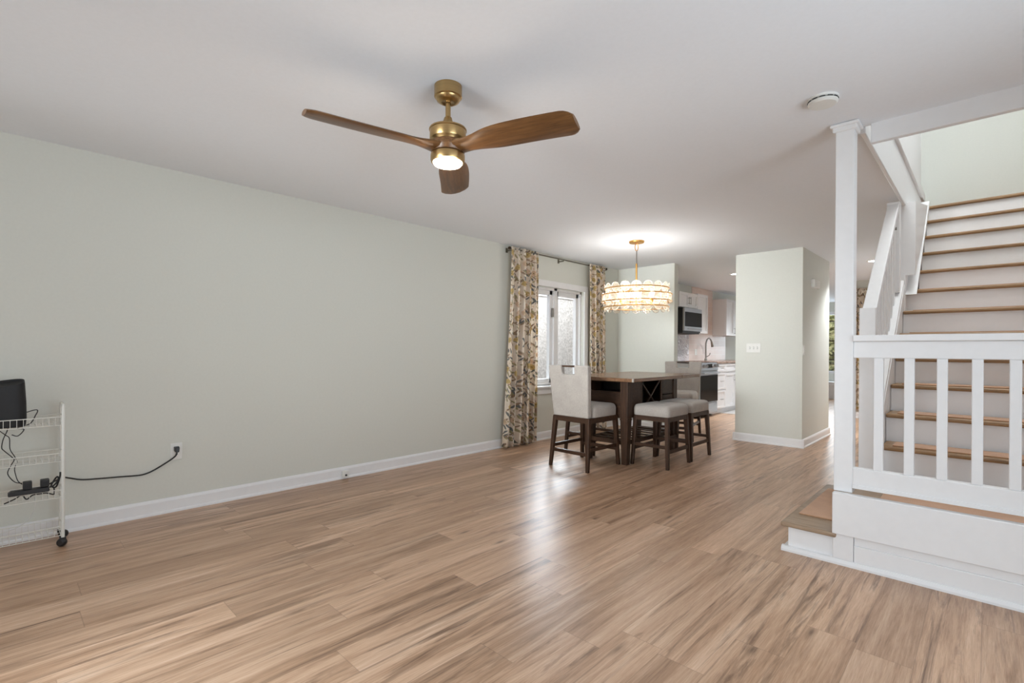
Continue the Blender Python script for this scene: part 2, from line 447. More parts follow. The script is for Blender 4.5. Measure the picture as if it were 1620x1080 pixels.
def cushion(bm, x0, x1, y0, y1, z0, z1, r=0.04, dimple=0.0, n=14, crown=0.012):
    """upholstered block with rounded top rim and an optional tufted dip in the middle"""
    cx, cy_, hx, hy = (x0 + x1) / 2, (y0 + y1) / 2, (x1 - x0) / 2, (y1 - y0) / 2
    def rim(t, k):  # outline point, inset k
        sx, sy = hx - k, hy - k
        q = max(r - k, 0.006)
        pts = []
        for (qx, qy, a0) in ((sx - q, sy - q, 0), (-(sx - q), sy - q, PI / 2), (-(sx - q), -(sy - q), PI), (sx - q, -(sy - q), 1.5 * PI)):
            for i in range(5):
                a = a0 + PI / 2 * i / 4
                pts.append((qx + q * math.cos(a), qy + q * math.sin(a)))
        return pts
    levels = [(0.006, z0), (0.0, z0 + 0.008), (0.0, z1 - r * 0.9), (r * 0.12, z1 - r * 0.5), (r * 0.4, z1 - r * 0.15), (r * 0.9, z1)]
    rings = []
    for k, z in levels:
        rings.append([bm.verts.new((cx + p[0], cy_ + p[1], z)) for p in rim(0, k)])
    base = rim(0, r * 0.9)
    for s in (0.75, 0.5, 0.28, 0.12, 0.05):
        dz = crown * (1 - s * s) - dimple * math.exp(-(s / 0.22) ** 2)
        rings.append([bm.verts.new((cx + p[0] * s, cy_ + p[1] * s, z1 + dz)) for p in base])
    for a, b in zip(rings, rings[1:]):
        m_ = len(a)
        for i in range(m_): bm.faces.new((a[i], a[(i + 1) % m_], b[(i + 1) % m_], b[i]))
    bm.faces.new(rings[0][::-1]); bm.faces.new(rings[-1])
    return bm

def wloc(o):
    v = Vector((0, 0, 0))
    while o is not None: v += o.location; o = o.parent
    return v

def mk(name, bm, mat, parent=None, bevel=0.0, smooth=False, local=False, kind=None, label=None, seg=2, solid=0.0):
    bmesh.ops.recalc_face_normals(bm, faces=bm.faces)
    if parent is not None and not local:
        bmesh.ops.translate(bm, verts=bm.verts, vec=-wloc(parent))
    me = bpy.data.meshes.new(name); bm.to_mesh(me); bm.free()
    me.materials.append(mat)
    if smooth:
        for p in me.polygons: p.use_smooth = True
        try: me.set_sharp_from_angle(angle=math.radians(38))
        except Exception: pass
    o = bpy.data.objects.new(name, me); COL.objects.link(o)
    if parent is not None: o.parent = parent
    if bevel:
        md = o.modifiers.new('bevel', 'BEVEL'); md.width = bevel; md.segments = seg; md.limit_method = 'ANGLE'; md.angle_limit = math.radians(40)
        md.harden_normals = False
    if solid:
        md = o.modifiers.new('thickness', 'SOLIDIFY'); md.thickness = solid
    if kind: o['kind'] = kind
    if label: o['label'] = label
    return o

def tag(o, label, cat, group=None):
    o['label'] = label; o['category'] = cat
    if group: o['group'] = group
    return o

def thing(name, label, cat, loc=(0, 0, 0), rz=0.0, group=None):
    o = bpy.data.objects.new(name, None); COL.objects.link(o)
    o.location = loc; o.rotation_euler = (0, 0, rz); o.empty_display_size = 0.1
    return tag(o, label, cat, group)

def st(name, bm, mat, parent=None, **kw):
    return mk(name, bm, mat, parent, kind='structure' if parent is None else None, **kw)

def dup(root, loc, rz, label, group=None):
    r = root.copy(); COL.objects.link(r); r.location = loc; r.rotation_euler = (0, 0, rz)
    r['label'] = label
    if group: r['group'] = group
    for ch in list(root.children):
        c = ch.copy(); COL.objects.link(c); c.parent = r
        for g in list(ch.children):
            d = g.copy(); COL.objects.link(d); d.parent = c
    return r

# ------------------------------------------------------------------ the setting
H = 2.44
SLAB = 2.65
b = BM(); box(b, -4.35, 1.4, -1.5, 14.95, -0.12, 0.0)
st('floor', b, FLOOR)
b = BM(); box(b, -4.2, -2.42, 9.46, 12.0, 0.0, 0.006)
st('floor_kitchen', b, KTILE)
# ceiling with the stairwell opening
b = BM()
box(b, -4.35, -0.52, -1.5, 14.95, H, SLAB)
box(b, -0.52, 1.55, -1.5, 3.38, H, SLAB)
box(b, 0.5, 1.55, 3.38, 14.95, H, SLAB)
box(b, -0.52, 0.5, 7.4, 14.95, H, SLAB)
st('ceiling', b, CEILM)
# left outside wall with its window hole
WY0, WY1, WZ0, WZ1 = 4.66, 5.84, 0.70, 2.01
b = BM()
box(b, -4.35, -4.2, -1.5, WY0, 0, H); box(b, -4.35, -4.2, WY1, 14.8, 0, H)
box(b, -4.35, -4.2, WY0, WY1, 0, WZ0); box(b, -4.35, -4.2, WY0, WY1, WZ1, H)
st('wall_left', b, SAGE)
b = BM()
box(b, -4.38, -4.351, -1.5, WY0, -0.12, 3.0); box(b, -4.38, -4.351, WY1, 14.8, -0.12, 3.0)
box(b, -4.38, -4.351, WY0, WY1, -0.12, WZ0); box(b, -4.38, -4.351, WY0, WY1, WZ1, 3.0)
st('wall_left_bounce_absorber', b, ABSORB)  # unseen dark skin added so less light bounces onto the neighbour wall
b = BM(); box(b, -4.2, -3.265, 6.76, 6.87, 0, H)
st('wall_dining', b, SAGE)
b = BM(); box(b, -2.405, -1.62, 6.755, 8.14, 0, H)
st('wall_partition', b, SAGE)
b = BM(); box(b, -1.85, -0.52, 10.6, 10.72, 0, H)
st('wall_hall', b, SAGE)
# walls behind and right, patio door; second door and right window added for light
b = BM()
box(b, -4.35, -3.7, -1.65, -1.5, 0, H); box(b, -0.5, 0.05, -1.65, -1.5, 0, H); box(b, 0.95, 1.4, -1.65, -1.5, 0, H); box(b, 0.05, 0.95, -1.65, -1.5, 2.1, H); box(b, -3.7, -0.5, -1.65, -1.5, 2.2, H)
st('wall_back', b, SAGE)
b = BM()
box(b, 1.25, 1.4, -1.5, 0.1, 0, H); box(b, 1.25, 1.4, 2.5, 3.1, 0, H); box(b, 1.25, 1.4, 0.1, 2.5, 0, 0.5); box(b, 1.25, 1.4, 0.1, 2.5, 2.1, H)
box(b, 0.56, 1.4, 3.1, 3.24, 0, H)
st('wall_right', b, SAGE)
d1 = st('door_1', box(box(box(BM(), -3.7, -3.62, -1.6, -1.54, 0, 2.2), -2.14, -2.06, -1.6, -1.54, 0, 2.2), -0.58, -0.5, -1.6, -1.54, 0, 2.2), TRIM)
mk('pane', box(box(BM(), -3.62, -2.14, -1.575, -1.565, 0.05, 2.15), -2.06, -0.58, -1.575, -1.565, 0.05, 2.15), PANE, d1)
d2 = st('door_added', box(box(box(box(BM(), 0.05, 0.17, -1.6, -1.55, 0, 2.1), 0.83, 0.95, -1.6, -1.55, 0, 2.1), 0.17, 0.83, -1.6, -1.55, 0, 1.25), 0.17, 0.83, -1.6, -1.55, 2.02, 2.1), TRIM)  # unseen door added as the opening for the apron fill lamp
mk('pane', box(BM(), 0.17, 0.83, -1.58, -1.57, 1.25, 2.02), PANE, d2)
b = BM(); box(b, 1.3, 1.36, 0.1, 0.16, 0.5, 2.1); box(b, 1.3, 1.36, 2.44, 2.5, 0.5, 2.1); box(b, 1.3, 1.36, 1.27, 1.33, 0.5, 2.1); box(b, 1.3, 1.36, 0.1, 2.5, 0.5, 0.56); box(b, 1.3, 1.36, 0.1, 2.5, 2.04, 2.1)
w3 = st('window_added', b, TRIM)  # unseen window added to let in the right-hand fill lamp
mk('pane', box(BM(), 1.325, 1.335, 0.16, 2.44, 0.56, 2.04), PANE, w3)
# far hall wall with a window
b = BM()
box(b, -4.35, -3.9, 14.8, 14.95, 0, H); box(b, -2.35, -0.52, 14.8, 14.95, 0, H); box(b, -3.9, -2.35, 14.8, 14.95, 0, 0.62); box(b, -3.9, -2.35, 14.8, 14.95, 2.2, H)
st('wall_far', b, SAGE)
b = BM()
for z0, z1 in ((0.62, 0.68), (2.12, 2.2)): box(b, -3.9, -2.35, 14.82, 14.88, z0, z1)
for x in (-3.9, -3.15, -2.41): box(b, x, x + 0.06, 14.82, 14.88, 0.62, 2.2)
w2 = st('window_2', b, TRIM)
b = BM()
for z in (0.97, 1.45, 1.96): box(b, -3.84, -2.41, 14.84, 14.86, z - 0.016, z + 0.016)
mk('muntin', b, BRONZE, w2)
mk('pane', box(BM(), -3.86, -2.4, 14.845, 14.851, 0.66, 2.14), PANE, w2)
# upstairs shell above the stairwell
b = BM(); box(b, -2.6, 0.62, 7.4, 7.5, SLAB, 5.1)
st('wall_upstairs', b, SAGE)
b = BM(); box(b, -0.62, -0.52, 3.38, 6.75, SLAB, 3.75)
st('wall_stairwell', b, TRIM)
b = BM(); box(b, 0.5, 0.62, 3.24, 14.8, 0, H); box(b, 0.5, 0.62, 3.24, 7.4, H, 5.1); box(b, -2.6, 0.62, 3.26, 3.38, SLAB, 5.1); box(b, -2.7, -2.6, 3.26, 7.5, SLAB, 5.1)
st('wall_stair_right', b, TRIM)
b = BM(); box(b, -2.7, 0.62, 3.26, 7.5, 5.1, 5.2)
st('ceiling_upstairs', b, CEILM)
# white lining boards of the stairwell opening
b = BM(); box(b, -0.475, 0.5, 3.36, 3.40, 2.335, SLAB)
st('trim_1', b, TRIM, bevel=0.004)
b = BM(); box(b, -0.53, -0.505, 3.40, 7.39, 2.41, 2.75); box(b, -0.53, -0.485, 3.40, 6.8, 2.75, 2.84)
st('trim_2', b, TRIM, bevel=0.006)
# enclosed wall beside the upper stairs and below it
b = BM()
prism(b, [(5.3, 0.0), (10.6, 0.0), (10.6, H), (5.3, H)], -0.54, -0.505, 'x')
st('wall_understair', b, TRIM)
b = BM(); prism(b, [(5.3, 1.82), (6.55, 2.60), (6.55, 2.66), (5.3, 2.43)], -0.505, -0.44, 'x')
st('wall_stair_upper', b, TRIM)  # upper wall section along the treads, a piece of its own

def baseboard(name, p0, p1, nrm):
    """profiled skirting from p0 to p1 with outward normal nrm"""
    p0, p1, nrm = Vector((*p0, 0)), Vector((*p1, 0)), Vector((*nrm, 0))
    prof = [(0, 0), (0.026, 0), (0.026, 0.010), (0.021, 0.018), (0.015, 0.021), (0.015, 0.085), (0.010, 0.098), (0.006, 0.104), (0, 0.104)]
    bm = BM()
    A = [bm.verts.new(p0 + nrm * d + Vector((0, 0, z))) for d, z in prof]
    B = [bm.verts.new(p1 + nrm * d + Vector((0, 0, z))) for d, z in prof]
    n = len(prof)
    bm.faces.new(A); bm.faces.new(B[::-1])
    for i in range(n): bm.faces.new((A[i], B[i], B[(i + 1) % n], A[(i + 1) % n]))
    return st(name, bm, TRIM)
baseboard('baseboard_left', (-4.2, -1.5), (-4.2, 6.76), (1, 0))
baseboard('baseboard_dining', (-4.2, 6.76), (-3.265, 6.76), (0, -1))
baseboard('baseboard_partition_front', (-2.43, 6.755), (-1.594, 6.755), (0, -1))
baseboard('baseboard_partition_right', (-1.62, 6.73), (-1.62, 8.166), (1, 0))
baseboard('baseboard_partition_left', (-2.405, 6.73), (-2.405, 8.166), (-1, 0))
baseboard('baseboard_hall', (-1.85, 10.6), (-0.55, 10.6), (0, -1))
# outdoors
b = BM(); box(b, -9, -4.36, -6, 20, -0.3, -0.12); box(b, -9, 6, 14.96, 22, -0.3, -0.12)
st('ground', b, GROUND)
b = BM(); box(b, -6.6, -6.4, 2.0, 14.0, -0.12, 2.26)
box(b, -6.62, -6.38, 2.0, 14.0, 2.24, 2.28)
st('wall_neighbour', b, STUCCO)
b = BM()
bmesh.ops.create_grid(b, x_segments=60, y_segments=40, size=1.0)
for v in b.verts:
    x, y = v.co.x, v.co.y
    v.co = Vector((-3.2 + x * 2.2, 17.2 + 0.16 * math.sin(9 * x) + random.uniform(-.12, .12), 1.5 + y * 1.6))
h = mk('garden_hedge', b, HEDGE, solid=0.4)
h['kind'] = 'stuff'; tag(h, 'leafy garden hedge outside the far hall window', 'hedge')

# ------------------------------------------------------------------ window_1 in the left wall
w1 = bpy.data.objects.new('window_1', None); COL.objects.link(w1); w1['kind'] = 'structure'; w1.location = (-4.2, 5.25, 0.7)
b = BM()  # casing on the wall face
box(b, -4.2, -4.182, WY0 - 0.09, WY0, WZ0, WZ1 + 0.08); box(b, -4.2, -4.182, WY1, WY1 + 0.09, WZ0, WZ1 + 0.08)
box(b, -4.2, -4.180, WY0, WY1, WZ1, WZ1 + 0.08)
mk('casing', b, TRIM, w1, bevel=0.004)
b = BM(); box(b, -4.30, -4.15, WY0 - 0.11, WY1 + 0.11, WZ0 - 0.025, WZ0); box(b, -4.2, -4.18, WY0 - 0.09, WY1 + 0.09, WZ0 - 0.105, WZ0 - 0.025)
mk('sill', b, TRIM, w1, bevel=0.004)
b = BM()
for y0, y1 in ((WY0, WY0 + 0.035), (5.215, 5.285), (WY1 - 0.035, WY1)): box(b, -4.34, -4.24, y0, y1, WZ0, WZ1)
box(b, -4.34, -4.24, WY0, WY1, WZ0, WZ0 + 0.03); box(b, -4.34, -4.24, WY0, WY1, WZ1 - 0.035, WZ1)
mk('window_frame', b, TRIM, w1, bevel=0.003)
for y0, y1 in ((WY0 + 0.035, 5.215), (5.285, WY1 - 0.035)):
    b = BM(); s = 0.058
    box(b, -4.32, -4.27, y0, y0 + s, WZ0 + 0.03, WZ1 - 0.035); box(b, -4.32, -4.27, y1 - s, y1, WZ0 + 0.03, WZ1 - 0.035)
    box(b, -4.32, -4.27, y0, y1, WZ0 + 0.03, WZ0 + 0.03 + s); box(b, -4.32, -4.27, y0, y1, WZ1 - 0.035 - s, WZ1 - 0.035)
    sh = mk('sash', b, TRIM, w1, bevel=0.003)
    mk('pane', box(BM(), -4.298, -4.292, y0 + s, y1 - s, WZ0 + 0.03 + s, WZ1 - 0.035 - s), PANE, sh)
    yc = y0 + 0.12 if y0 < 5 else y1 - 0.2
    b = BM(); box(b, -4.262, -4.22, yc - 0.03, yc + 0.03, WZ0 + 0.005, WZ0 + 0.028); tube(b, [(-4.24, yc, WZ0 + 0.02), (-4.215, yc + 0.01, WZ0 + 0.07), (-4.21, yc + 0.012, WZ0 + 0.085)], 0.006)
    mk('crank_handle', b, NICKEL, w1, smooth=True)
b = BM(); box(b, -4.27, -4.235, 5.19, 5.205, 1.62, 1.74)
mk('sash_lock', b, NICKEL, w1, bevel=0.003)

# ------------------------------------------------------------------ curtains and rod
def curtain(name, top, bot, ztop, zbot, folds, amp, label, x0=-4.105, flare=1.4, cloth=0.9, seed=0, ydir=True, group=None):
    rr = random.Random(seed)
    ph = [rr.uniform(-.5, .5) for _ in range(folds + 2)]
    bm = BM(); uvl = bm.loops.layers.uv.new('UVMap')
    NS, NTT = folds * 12, 30
    grid = []
    for j in range(NTT + 1):
        t = j / NTT
        row = []
        for i in range(NS + 1):
            s = i / NS
            e = t ** 1.6
            ya = top[0] + (bot[0] - top[0]) * e; yb = top[1] + (bot[1] - top[1]) * e
            k = s * folds
            a = amp * (1 + (flare - 1) * t)
            w = math.sin(2 * PI * k + ph[int(k)] * t * 2.0) * a + 0.25 * a * math.sin(4.7 * PI * k + 1.3 + t)
            y = ya + (yb - ya) * s + 0.35 * a * math.sin(4 * PI * k + t)
            z = ztop + (zbot - ztop) * t
            if t < 0.04: w *= 0.8
            row.append(bm.verts.new((x0 + w, y, z) if ydir else (y, x0 + w, z)))
        grid.append(row)
    for j in range(NTT):
        for i in range(NS):
            f = bm.faces.new((grid[j][i], grid[j][i + 1], grid[j + 1][i + 1], grid[j + 1][i]))
            for lp, (ii, jj) in zip(f.loops, ((i, j), (i + 1, j), (i + 1, j + 1), (i, j + 1))):
                lp[uvl].uv = (ii / NS * cloth + seed * 0.37, -jj / NTT * (ztop - zbot))
    o = mk(name, bm, FLORAL, smooth=True, solid=0.003)
    return tag(o, label, 'curtain', group)
curtain('floral_curtain', (4.235, 4.735), (4.10, 4.70), 2.408, 0.022, 5, 0.032, 'long cream floral curtain hanging left of the dining window down to the floor', seed=1, group='floral dining curtains')
curtain('floral_curtain', (5.84, 6.25), (5.86, 6.27), 2.408, 0.022, 4, 0.030, 'cream floral curtain hanging right of the dining window, behind the table', seed=2, group='floral dining curtains')
rod = thing('curtain_rod', 'thin metal curtain rod above the dining window', 'curtain rod', (-4.12, 5.25, 2.38))
mk('pole', tube(BM(), [(-4.115, 4.22, 2.385), (-4.115, 6.28, 2.385)], 0.009, 10), ROD, rod, smooth=True)
for y in (4.215, 6.285):
    mk('finial', lathe(BM(), [(0, -0.02), (0.016, -0.014), (0.02, 0), (0.016, 0.014), (0, 0.02)], 14, (-4.115, y, 2.385)), BRONZE, rod, smooth=True)
for y in (4.25, 5.25, 6.26):
    b = BM(); box(b, -4.2, -4.192, y - 0.015, y + 0.015, 2.345, 2.40); box(b, -4.195, -4.106, y - 0.005, y + 0.005, 2.36, 2.372)
    mk('bracket', b, ROD, rod)

# ------------------------------------------------------------------ stairs, landing and railings
LZ = 0.37                       # landing level
RUN, RISE, Y0 = 0.229, 0.19, 3.768
lp_ = thing('stair_landing', 'white stair landing with oak edge at the foot of the stairs', 'stair landing', (-0.6, 3.3, 0))
b = BM(); box(b, -0.845, -0.60, 3.235, 4.33, 0.02, 0.143); box(b, -0.60, 0.49, 3.25, 3.99, 0.0, 0.34)
mk('platform_base', b, TRIM, lp_, bevel=0.003)
b = BM(); prism(b, [(3.205, 0), (3.235, 0), (3.235, 0.03), (3.215, 0.028), (3.205, 0.012)], -0.875, 0.49, 'x'); box(b, -0.872, -0.845, 3.215, 4.35, 0, 0.02)
mk('shoe_moulding', b, TRIM, lp_)
b = BM(); box(b, -0.878, -0.60, 3.203, 4.36, 0.143, 0.17)
mk('step_board', b, STEPW, lp_, bevel=0.010, seg=3)
b = BM(); box(b, -0.835, -0.62, 3.425, 4.19, 0.17, 0.178)
mk('step_carpet_pad', b, CARPET, lp_, bevel=0.003, label='tan carpet pad on the lower step')
b = BM(); box(b, -0.62, 0.49, 3.26, 4.01, 0.34, LZ)
mk('landing_board', b, STEPW, lp_, bevel=0.008, seg=3)
b = BM(); box(b, -0.42, 0.47, 3.30, 3.92, LZ, LZ + 0.008)
mk('landing_carpet_pad', b, CARPET, lp_, bevel=0.003, label='tan carpet pad on the landing')
b = BM(); box(b, -0.52, 0.49, 3.222, 3.25, 0.028, 0.118); box(b, -0.52, 0.49, 3.228, 3.25, 0.118, 0.175)
mk('base_panel', b, TRIM, lp_, bevel=0.003)
b = BM(); box(b, -0.618, 0.49, 3.20, 3.245, 0.168, 0.395)
mk('apron_board', b, RAILW, lp_, bevel=0.004)

post = thing('support_post', 'tall square white post from the landing up to the ceiling', 'post', (-0.577, 3.29, 0))
mk('shaft', box(BM(), -0.621, -0.533, 3.25, 3.338, 0.395, H - 0.002), RAILW, post, bevel=0.004)
mk('plinth', box(BM(), -0.618, -0.522, 3.218, 3.25, 0.028, 0.17), RAILW, post, bevel=0.003)
b = BM(); box(b, -0.634, -0.520, 3.237, 3.351, 2.395, 2.425); box(b, -0.645, -0.509, 3.226, 3.362, 2.42, H - 0.002)
mk('cap_moulding', b, RAILW, post, bevel=0.006)

rl = thing('landing_railing', 'white square-baluster railing along the front of the landing', 'railing', (0, 3.27, LZ))
mk('top_rail', box(box(BM(), -0.533, 0.495, 3.258, 3.292, 1.138, 1.228), -0.533, 0.495, 3.235, 3.315, 1.228, 1.262), RAILW, rl, bevel=0.004)
mk('bottom_rail', box(BM(), -0.533, 0.495, 3.25, 3.30, 0.424, 0.535), RAILW, rl, bevel=0.004)
mk('rail_bead', box(BM(), -0.533, 0.495, 3.243, 3.25, 0.424, 0.445), RAILW, rl, bevel=0.002)
x = -0.4415
for i in range(7):
    mk('baluster', box(BM(), x, x + 0.0415, 3.255, 3.295, 0.535, 1.138), RAILW, rl, bevel=0.003)
    x += 0.1285

stair = thing('staircase', 'straight white staircase with oak treads climbing from the landing', 'staircase', (0, 4.0, LZ))
XL, XR = -0.505, 0.495
for i in range(1, 13):
    yf = Y0 + i * RUN; z = LZ + i * RISE
    xl = XL if i < 8 else -0.44
    mk('riser', box(BM(), xl, XR, yf + 0.028, yf + 0.046, z - RISE, z - 0.028), TRIM, stair)
    if i == 12:
        mk('tread', box(BM(), -0.44, XR, yf, 7.395, z - 0.03, z), OAK, stair, bevel=0.010, seg=3); continue
    tr = mk('tread', box(BM(), xl, XR, yf, yf + RUN + 0.03, z - 0.028, z), OAK, stair, bevel=0.011, seg=3)
    if i <= 7:
        mk('carpet_pad', box(BM(), xl + 0.06, XR - 0.06, yf + 0.035, yf + RUN - 0.01, z, z + 0.007), CARPET, tr, bevel=0.003, label='tan carpet pad on the tread')
b = BM()
zl = lambda y: LZ + (y - Y0) / RUN * RISE        # nosing line
prism(b, [(4.02, LZ), (4.28, LZ), (5.30, zl(5.30) - 0.34), (5.30, zl(5.30) + 0.10), (4.02, zl(4.02) + 0.10)], -0.53, -0.508, 'x')
mk('stringer', b, TRIM, stair, bevel=0.003)
b = BM()
hexa(b, [(-0.505, 5.32, zl(5.32) + 0.0), (-0.432, 5.32, zl(5.32)), (-0.432, 5.345, zl(5.32)), (-0.505, 5.345, zl(5.32))],
     [(-0.505, 6.50, zl(6.50) + 0.06), (-0.432, 6.50, zl(6.50) + 0.06), (-0.432, 6.525, zl(6.50) + 0.0), (-0.505, 6.525, zl(6.50) + 0.0)])
mk('wall_skirt', b, TRIM, stair)

sr = thing('stair_railing', 'white sloping stair handrail with newel and balusters beside the lower treads', 'railing', (-0.565, 3.98, LZ))
mk('newel_post', box(BM(), -0.612, -0.524, 3.93, 4.015, LZ, 1.46), RAILW, sr, bevel=0.004)
hz = lambda y: 1.45 + (y - 3.98) * 0.838
b = BM(); prism(b, [(3.95, hz(3.95) - 0.06), (5.10, hz(5.10) - 0.06), (5.10, hz(5.10)), (3.95, hz(3.95))], -0.605, -0.528, 'x')
mk('handrail', b, RAILW, sr, bevel=0.005)
b = BM(); prism(b, [(4.02, zl(4.02) + 0.10), (5.29, zl(5.29) + 0.10), (5.29, zl(5.29) + 0.145), (4.02, zl(4.02) + 0.145)], -0.60, -0.512, 'x')
mk('shoe_rail', b, RAILW, sr, bevel=0.004)
y = 4.11
while y < 5.1:
    b = BM(); prism(b, [(y, zl(y) + 0.14), (y + 0.04, zl(y + 0.04) + 0.14), (y + 0.04, hz(y + 0.04) - 0.055), (y, hz(y) - 0.055)], -0.586, -0.546, 'x')
    mk('baluster', b, RAILW, sr, bevel=0.003)
    y += 0.128
b = BM(); box(b, -0.612, -0.524, 5.10, 5.19, zl(5.15) + 0.145, 2.405)
mk('upper_newel', b, RAILW, sr, bevel=0.004)
b = BM(); tube(b, [(-0.56, 4.98, 2.16), (-0.53, 4.98, 2.16)], 0.012, 10)
mk('bolt_cap', b, NICKEL, sr, smooth=True)

# ------------------------------------------------------------------ ceiling fan
FX, FY = -1.884, 1.499
fan = thing('ceiling_fan', 'three-blade ceiling fan of walnut and brass with its light on', 'ceiling fan', (FX, FY, H))
def lt(name, prof, mat, root, c, seg=40): return mk(name, lathe(BM(), prof, seg, c), mat, root, smooth=True)
c0 = (FX, FY, H)
lt('canopy', [(0, 0), (0.0665, 0), (0.0665, -0.052), (0.064, -0.055), (0.060, -0.057), (0.054, -0.070), (0.040, -0.078), (0.028, -0.080), (0.024, -0.078), (0, -0.078)], BRASS, fan, c0)
lt('downrod', [(0, -0.075), (0.0125, -0.075), (0.0125, -0.17), (0, -0.17)], BRASS, fan, c0, 20)
lt('coupling', [(0, -0.150), (0.017, -0.150), (0.019, -0.153), (0.030, -0.192), (0.031, -0.198), (0, -0.198)], BRASS, fan, c0)
lt('motor_housing', [(0, -0.192), (0.060, -0.196), (0.088, -0.206), (0.0905, -0.210), (0.0905, -0.214), (0.087, -0.216), (0.087, -0.256), (0.085, -0.260), (0.078, -0.268), (0.076, -0.274), (0, -0.274)], BRASS, fan, c0)
lt('hub', [(0, -0.272), (0.080, -0.272), (0.086, -0.280), (0.086, -0.305), (0.078, -0.322), (0.06, -0.326), (0, -0.326)], FANW, fan, c0)
ring = lt('light_kit', [(0, -0.322), (0.068, -0.322), (0.0815, -0.330), (0.0825, -0.336), (0.0825, -0.356), (0.080, -0.366), (0.072, -0.368), (0.070, -0.362), (0, -0.362)], BRASS, fan, c0)
lt('light_lens', [(0.0705, -0.360), (0.070, -0.372), (0.064, -0.379), (0.045, -0.384), (0, -0.386)], LENS, ring, c0)
def blade(theta):
    bm = BM(); N = 40; rings = []
    for i in range(N + 1):
        q = i / N
        r = 0.03 + q * 0.622 if q < 0.9 else 0.03 + (0.9 + (q - 0.9)) * 0.622
        w = 0.5 * (0.118 * math.exp(-((r - 0.03) / 0.10) ** 2) + 0.168 * (1 / (1 + math.exp(-(r - 0.155) / 0.042))))
        w = max(w, 0.036)
        tip = (r - 0.60) / 0.055
        off = 0.0
        if tip > 0: w *= math.sqrt(max(0.05, 1 - 0.72 * tip ** 2.2)); 
        pit = math.radians(13) * min(1, max(0, (r - 0.05) / 0.10)) 
        th = 0.0115 + 0.012 * math.exp(-((r - 0.03) / 0.13) ** 2)
        ring_ = []
        for k in range(12):
            a = 2 * PI * k / 12
            s = w * math.cos(a); t = th * math.sin(a) * (1.0)
            # swept leading edge
            s += -0.012 * math.sin(q * PI)
            ring_.append(bm.verts.new((r, s * math.cos(pit) + t * math.sin(pit), -s * math.sin(pit) + t * math.cos(pit))))
        rings.append(ring_)
    for a_, b_ in zip(rings, rings[1:]):
        for k in range(12): bm.faces.new((a_[k], a_[(k + 1) % 12], b_[(k + 1) % 12], b_[k]))
    bm.faces.new(rings[0]); bm.faces.new(rings[-1][::-1])
    o = mk('blade', bm, FANW, fan, smooth=True, local=True)
    o.location = (0, 0, -0.300); o.rotation_euler = (0, 0, math.radians(theta))
for th in (17.5, 137.5, 257.5): blade(th)
point('fan_lamp', (FX, FY, 2.02), 5, 0.06, (1.0, 0.86, 0.70))

# ------------------------------------------------------------------ smoke detector
sd = thing('smoke_detector', 'round white smoke detector on the ceiling near the post', 'smoke detector', (-0.602, 2.86, H))
lt('base', [(0, 0), (0.068, 0), (0.068, -0.010), (0.064, -0.012), (0, -0.012)], WPLAS, sd, (-0.602, 2.86, H))
lt('cover', [(0, -0.016), (0.055, -0.017), (0.066, -0.019), (0.066, -0.026), (0.058, -0.033), (0, -0.036)], WPLAS, sd, (-0.602, 2.86, H))
b = BM()
for i in range(12):
    a0 = 2 * PI * i / 12; pts = [(-0.602 + 0.0655 * math.cos(a0 + t * 0.09), 2.86 + 0.0655 * math.sin(a0 + t * 0.09), H - 0.0145) for t in range(5)]
    tube(b, pts, 0.0024, 6)
mk('vent_slot', b, SLOT, sd)

# ------------------------------------------------------------------ chandelier
CX, CYY = -2.943, 5.127
ch = thing('chandelier', 'gold drum chandelier of scalloped glass discs over the dining table', 'chandelier', (CX, CYY, H))
cc0 = (CX, CYY, H)
lt('canopy', [(0, 0), (0.085, 0), (0.087, -0.012), (0.082, -0.022), (0.02, -0.026), (0, -0.026)], GOLD, ch, cc0)
b = BM(); tube(b, [(CX + 0.018 * math.cos(a) * 0.707, CYY + 0.018 * math.cos(a) * 0.707, 2.372 + 0.045 * math.sin(a)) for a in [2 * PI * i / 20 for i in range(20)]], 0.005, 8, closed=True)
mk('hanging_link', b, GOLD, ch, smooth=True)
mk('upper_stem', tube(BM(), [(CX, CYY, 2.33), (CX, CYY, 2.17)], 0.007, 12), NICKEL, ch, smooth=True)
mk('lower_stem', tube(BM(), [(CX, CYY, 2.18), (CX, CYY, 1.72)], 0.0105, 12), GOLD, ch, smooth=True)
def ring3(r, z): return [(CX + r * math.cos(2 * PI * i / 64), CYY + r * math.sin(2 * PI * i / 64), z) for i in range(64)]
for r, z in ((0.366, 1.884), (0.398, 1.815), (0.398, 1.735), (0.366, 1.672)):
    mk('ring', tube(BM(), ring3(r, z), 0.006, 8, closed=True), GOLD, ch, smooth=True)
b = BM()
for i in range(6):
    a = 2 * PI * (i + 0.5) / 6
    tube(b, [(CX, CYY, 1.74), (CX + 0.398 * math.cos(a), CYY + 0.398 * math.sin(a), 1.735)], 0.006, 8)
    tube(b, [(CX, CYY, 1.89), (CX + 0.366 * math.cos(a), CYY + 0.366 * math.sin(a), 1.884)], 0.004, 8)
mk('spider_arm', b, GOLD, ch, smooth=True)
for i in range(6):
    a = 2 * PI * i / 6
    x, y = CX + 0.20 * math.cos(a), CYY + 0.20 * math.sin(a)
    s = mk('lamp_socket', tube(BM(), [(x, y, 1.72), (x, y, 1.775)], 0.014, 12), GOLD, ch, smooth=True)
    mk('bulb', lathe(BM(), [(0, 0), (0.012, 0.004), (0.022, 0.03), (0.026, 0.05), (0.02, 0.075), (0.008, 0.09), (0, 0.092)], 14, (x, y, 1.775)), BULB, s, smooth=True)
    point('chandelier_lamp', (x, y, 1.83), 4.3, 0.05, (0.98, 0.95, 0.91))
